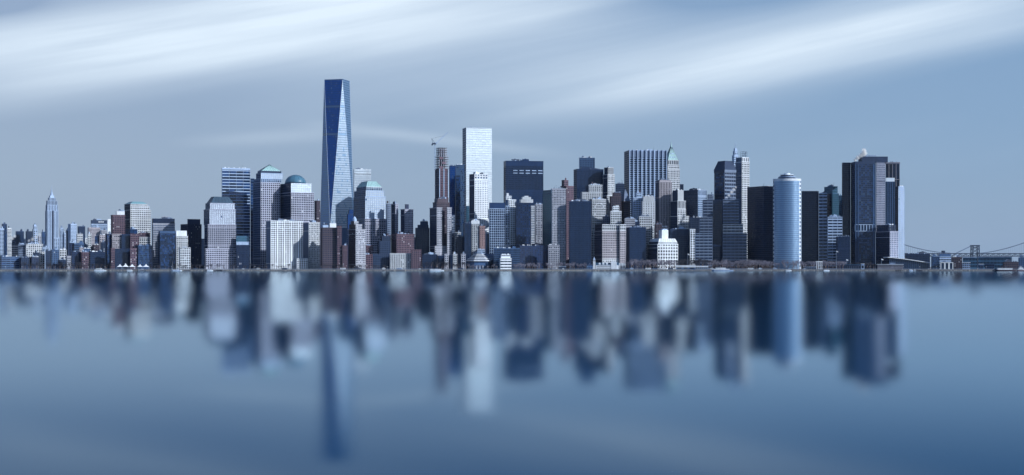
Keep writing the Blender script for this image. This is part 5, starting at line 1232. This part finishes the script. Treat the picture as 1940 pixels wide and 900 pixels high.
def row(L, R, n, Y0, Y1, s0, s1, dark, label, group):
    for i in range(n):
        px = L+(R-L)*(i+trr.uniform(.15, .85))/n; Y = trr.uniform(Y0, Y1)
        plant(U(px)*Y, Y, trr.uniform(s0, s1), dark, label, group)
row(1190, 1282, 30, 2954, 3002, .95, 1.5, False, 'bare mauve-grey park tree in front of the white dormered office and blue ribbed slab', 'bare trees left of the landing halls')
row(1282, 1345, 18, 2956, 3010, 1.1, 1.6, True, 'dark bare park tree behind the white landing halls', 'bare trees behind the landing halls')
row(1345, 1416, 26, 2952, 3012, .95, 1.45, False, 'bare mauve-grey park tree behind the moored ferry', 'bare trees behind the moored ferry')
row(1416, 1466, 22, 2952, 3030, .95, 1.4, False, 'bare mauve-grey park tree in front of the plain black glass slab', 'bare trees before the black glass slab')
row(1466, 1522, 22, 2952, 3035, .9, 1.4, False, 'bare mauve-grey park tree in front of the round silver tower', 'bare trees before the round tower')
row(1522, 1600, 26, 2952, 3030, .9, 1.3, False, 'bare mauve-grey park tree right of the round silver tower', 'bare trees right of the round tower')
row(1600, 1662, 14, 2965, 3030, .8, 1.05, True, 'dark bare tree at the foot of the chamfered slab', 'bare trees at the chamfered slab')
row(972, 1112, 40, 2950, 2998, .7, 1.05, False, 'bare reddish-grey shore tree between the slotted white annex and the pier house', 'bare trees left of the pier house')
row(800, 885, 22, 2948, 2972, .7, 1.15, True, 'dark bare shore tree in front of the shaded blocks left of the museum', 'dark trees left of the museum')
row(886, 946, 9, 2948, 2962, .5, .8, False, 'small bare tree by the tiered museum', 'small trees by the museum')
row(610, 735, 22, 2948, 2964, .5, .85, True, 'small dark bare shore tree in front of the low brick row', 'small trees before the brick row')
row(40, 210, 34, 2948, 2972, .6, 1.1, True, 'dark bare shore tree at the left end of the waterfront', 'dark trees on the left shore')
row(285, 560, 34, 2948, 2970, .5, .9, True, 'dark bare shore tree below the copper-roofed towers', 'dark trees below the copper-roofed towers')
# ------------------------------------------------------------------ poles, lamps, pavilions
def pole(name, label, px, top, Y, cat, flag=None, r=.22, arms=True, group=None):
    X = U(px)*Y; O = (X, Y, GZ); t_ = thing(name, label, cat, O, group)
    m = MB(O); m.bar((X, Y, GZ), (X, Y, ZZ(top, Y)), r, 6, 0, r*.5); m.build('pole', WMAT('pale'), t_)
    if flag:
        m = MB(O); z = ZZ(top, Y); k = 6
        for i in range(k):
            xa, xb = X+.2+i*.5, X+.2+(i+1)*.5
            ya, yb = Y+.25*sin(i*1.1), Y+.25*sin((i+1)*1.1)
            m.quad((xa, ya, z-2.6-i*.18), (xb, yb, z-2.6-(i+1)*.18), (xb, yb, z-.6-(i+1)*.18), (xa, ya, z-.6-i*.18))
        m.build('flag', WMAT(flag), t_)
    return t_
pole('flagpole', 'tall flagpole with pale flag left of the striped glass office', 1303, 480, 2960, 'flagpole', 'white')
pole('flagpole', 'tall white flagpole beside the dark stepped block at right', 1584.5, 474.5, 2960, 'flagpole', 'white', .3)
pole('flagpole', 'shorter flagpole with small flag left of the green-roofed shelter', 1603.5, 490.5, 2955, 'flagpole', 'white')
pole('flagpole', 'thin flagpole above the cream pier office', 1670, 489.5, 2960, 'flagpole', 'white')
for i in range(60):
    px = 10+i*31.5
    if 1120 < px < 1176 or 1276 < px < 1345: continue
    Yl = 2947.5+trr.uniform(0, 1.5); X = U(px)*Yl; O = (X, Yl, GZ)
    t_ = thing('street_lamp', 'small pale lamp post on the promenade along the seawall', 'street lamp', O, 'lamp posts along the seawall')
    m = MB(O); m.bar((X, Yl, GZ), (X, Yl, GZ+5), .11, 4); m.build('pole', WMAT('pale'), t_)
    m = MB(O); m.wbox(X-.45, X+.45, Yl-.35, Yl+.35, GZ+5, GZ+5.6); m.build('lamp_head', WMAT('white'), t_)
# gazebo frame of white pillars
Yg = 2958; xg = U(1547)*Yg; O = (xg+5, Yg+3, GZ); gz = thing('monument', 'white pillared frame standing among the park trees right of the round tower', 'monument', O)
for i in range(4):
    m_ = MB(O); m_.wbox(xg+i*3.2, xg+i*3.2+.9, Yg, Yg+.9, GZ, GZ+14); m_.build('pillar', WMAT('white'), gz)
m_ = MB(O); m_.wbox(xg-.8, xg+11.3, Yg-.4, Yg+6, GZ+14, GZ+15.4); m_.build('lintel', WMAT('white'), gz)
# parked vans and coaches along the promenade: white specks
for i, (px, kd) in enumerate([(1030+trr.uniform(0, 500) if i > 14 else 330+i*38+trr.uniform(0, 20), i % 3) for i in range(44)]):
    Yv = 2949.5+trr.uniform(0, 1.5); X = U(px)*Yv; O = (X, Yv, GZ); 
    if 1120 < px < 1180 or 1278 < px < 1345: continue
    Lv = (4.4, 5.6, 9.5)[kd]; Hv = (1.0, 2.2, 2.8)[kd]
    nm = ('parked_car', 'parked_van', 'coach')[kd]; col = trr.choice(['white', 'white', 'pale', 'cream', 'slate'])
    t_ = thing(nm, {'parked_car': 'small car parked on the promenade behind the seawall', 'parked_van': 'van parked on the promenade behind the seawall', 'coach': 'coach standing on the promenade behind the seawall'}[nm], nm.replace('parked_', ''), O, nm.replace('parked_', '')+'s on the promenade')
    m = MB(O); m.wbox(X-Lv/2, X+Lv/2, Yv-.9, Yv+.9, GZ+.4, GZ+.4+Hv)
    if kd < 2: m.prism([(X-Lv*.3, Yv-.85), (X+Lv*.25, Yv-.85), (X+Lv*.25, Yv+.85), (X-Lv*.3, Yv+.85)], GZ+.4+Hv, GZ+1.0+Hv, 0, [(X-Lv*.22, Yv-.7), (X+Lv*.15, Yv-.7), (X+Lv*.15, Yv+.7), (X-Lv*.22, Yv+.7)])
    m.build('body', WMAT(col), t_)
    m = MB(O); m.wbox(X-Lv*.4, X+Lv*.4, Yv-.95, Yv-.88, GZ+.4+Hv*.55, GZ+.4+Hv*.85); m.build('window', GMAT('gd'), t_)
    for s_ in (-.32, .32):
        m = MB(O); m.bar((X+Lv*s_, Yv-.95, GZ+.38), (X+Lv*s_, Yv+.95, GZ+.38), .38, 8); m.build('wheel', WMAT('black'), t_)
# ------------------------------------------------------------------ jetties
for lb, px, n_ in (('short timber jetty at the white tents', 268, 5), ('timber jetty below the low domed granite tower', 415, 6), ('timber jetty left of the tiered museum', 868, 6), ('timber jetty by the moored ferry', 1400, 7), ('timber jetty below the curved ferry roof', 1745, 8)):
    Yj = 2918; X = U(px)*Yj; O = (X, Yj, 0); j_ = thing('jetty', lb, 'jetty', O)
    for i in range(n_):
        m = MB(O); m.wbox(X-n_+i*2.0, X-n_+i*2.0+1.9, Yj, 2938, 1.3, 1.6); m.build('deck_board', WMAT('grey'), j_)
        m = MB(O); m.bar((X-n_+i*2.0+1, Yj+.4, -1), (X-n_+i*2.0+1, Yj+.4, 2.6), .22, 6); m.build('pile', WMAT('brown'), j_)
# ------------------------------------------------------------------ haze
hz = MB(); hz.wbox(-26000, 26000, -13000, 27000, -5, 520)
hm = bpy.data.materials.new('haze'); hm.use_nodes = True; t = NT(hm.node_tree); t.n.clear()
v = t.add('ShaderNodeVolumePrincipled'); v.inputs['Color'].default_value = (.72, .84, 1, 1); v.inputs['Density'].default_value = .6e-5; v.inputs['Anisotropy'].default_value = .2
o_ = t.add('ShaderNodeOutputMaterial'); t.l.new(v.outputs[0], o_.inputs['Volume'])
hz.build('haze', hm, None, kind='stuff')
# ------------------------------------------------------------------ steam
def steam(label, puffs, Y, dens):
    k = Y/F; O = (U(puffs[0][0])*Y, Y, ZZ(puffs[0][1], Y))
    cs = [(U(px)*Y-O[0], ZZ(py, Y)-O[2], r_*k) for px, py, r_ in puffs]
    x0 = min(c[0]-c[2]*1.3 for c in cs); x1 = max(c[0]+c[2]*1.3 for c in cs); z0 = min(c[1]-c[2]*1.3 for c in cs); z1 = max(c[1]+c[2]*1.3 for c in cs)
    yr = max(c[2] for c in cs)*1.3
    mb = MB(O); mb.wbox(O[0]+x0, O[0]+x1, O[1]-yr, O[1]+yr, O[2]+z0, O[2]+z1)
    m = bpy.data.materials.new('steam'); m.use_nodes = True; t = NT(m.node_tree); t.n.clear()
    oc = t.add('ShaderNodeTexCoord').outputs['Object']
    best = None
    for x, z, r_ in cs:
        d = t.add('ShaderNodeVectorMath', operation='DISTANCE'); t.put(d.inputs[0], oc); d.inputs[1].default_value = (x, 0, z)
        g = t.math('SUBTRACT', 1.0, t.math('DIVIDE', d.outputs['Value'], r_))
        best = g if best is None else t.math('MAXIMUM', best, g)
    n = t.noise(oc, .22, 4, .6)
    f = t.math('ADD', best, t.math('MULTIPLY', t.math('SUBTRACT', n, .5), 1.1))
    v = t.add('ShaderNodeVolumePrincipled'); v.inputs['Color'].default_value = (1, 1, 1, 1)
    t.put(v.inputs['Density'], t.math('MULTIPLY', t.ramp(f, .05, 1.1), dens))
    o_ = t.add('ShaderNodeOutputMaterial'); t.l.new(v.outputs[0], o_.inputs['Volume'])
    o = mb.build('steam_plume', m, None); tag(o, label, 'steam')
steam('bright white steam puff above the roof of the tall chamfered slab', [(1636.5, 291, 7), (1631, 295, 6), (1625, 299, 5.5), (1620, 303, 4), (1637, 286, 6)], 3072, 1.2)
steam('thin white steam curling from behind the striped glass office', [(1376, 375, 4), (1381, 370, 4), (1386, 364, 4.5), (1390, 359, 4), (1394, 355, 3)], 3104, .5)
steam('faint steam wisp over the low blocks left of the far spired tower', [(18, 455, 4), (23, 451, 5), (28, 448, 4)], 4280, .25)
steam('faint steam drifting left of the far spired tower above the cream block', [(55, 456, 4), (62, 453, 5), (69, 449, 5), (75, 444, 4)], 4280, .2)
print('OBJ', len(bpy.data.objects), 'TRI', sum(len(o.data.polygons)*2 for o in bpy.data.objects if o.type == 'MESH'))
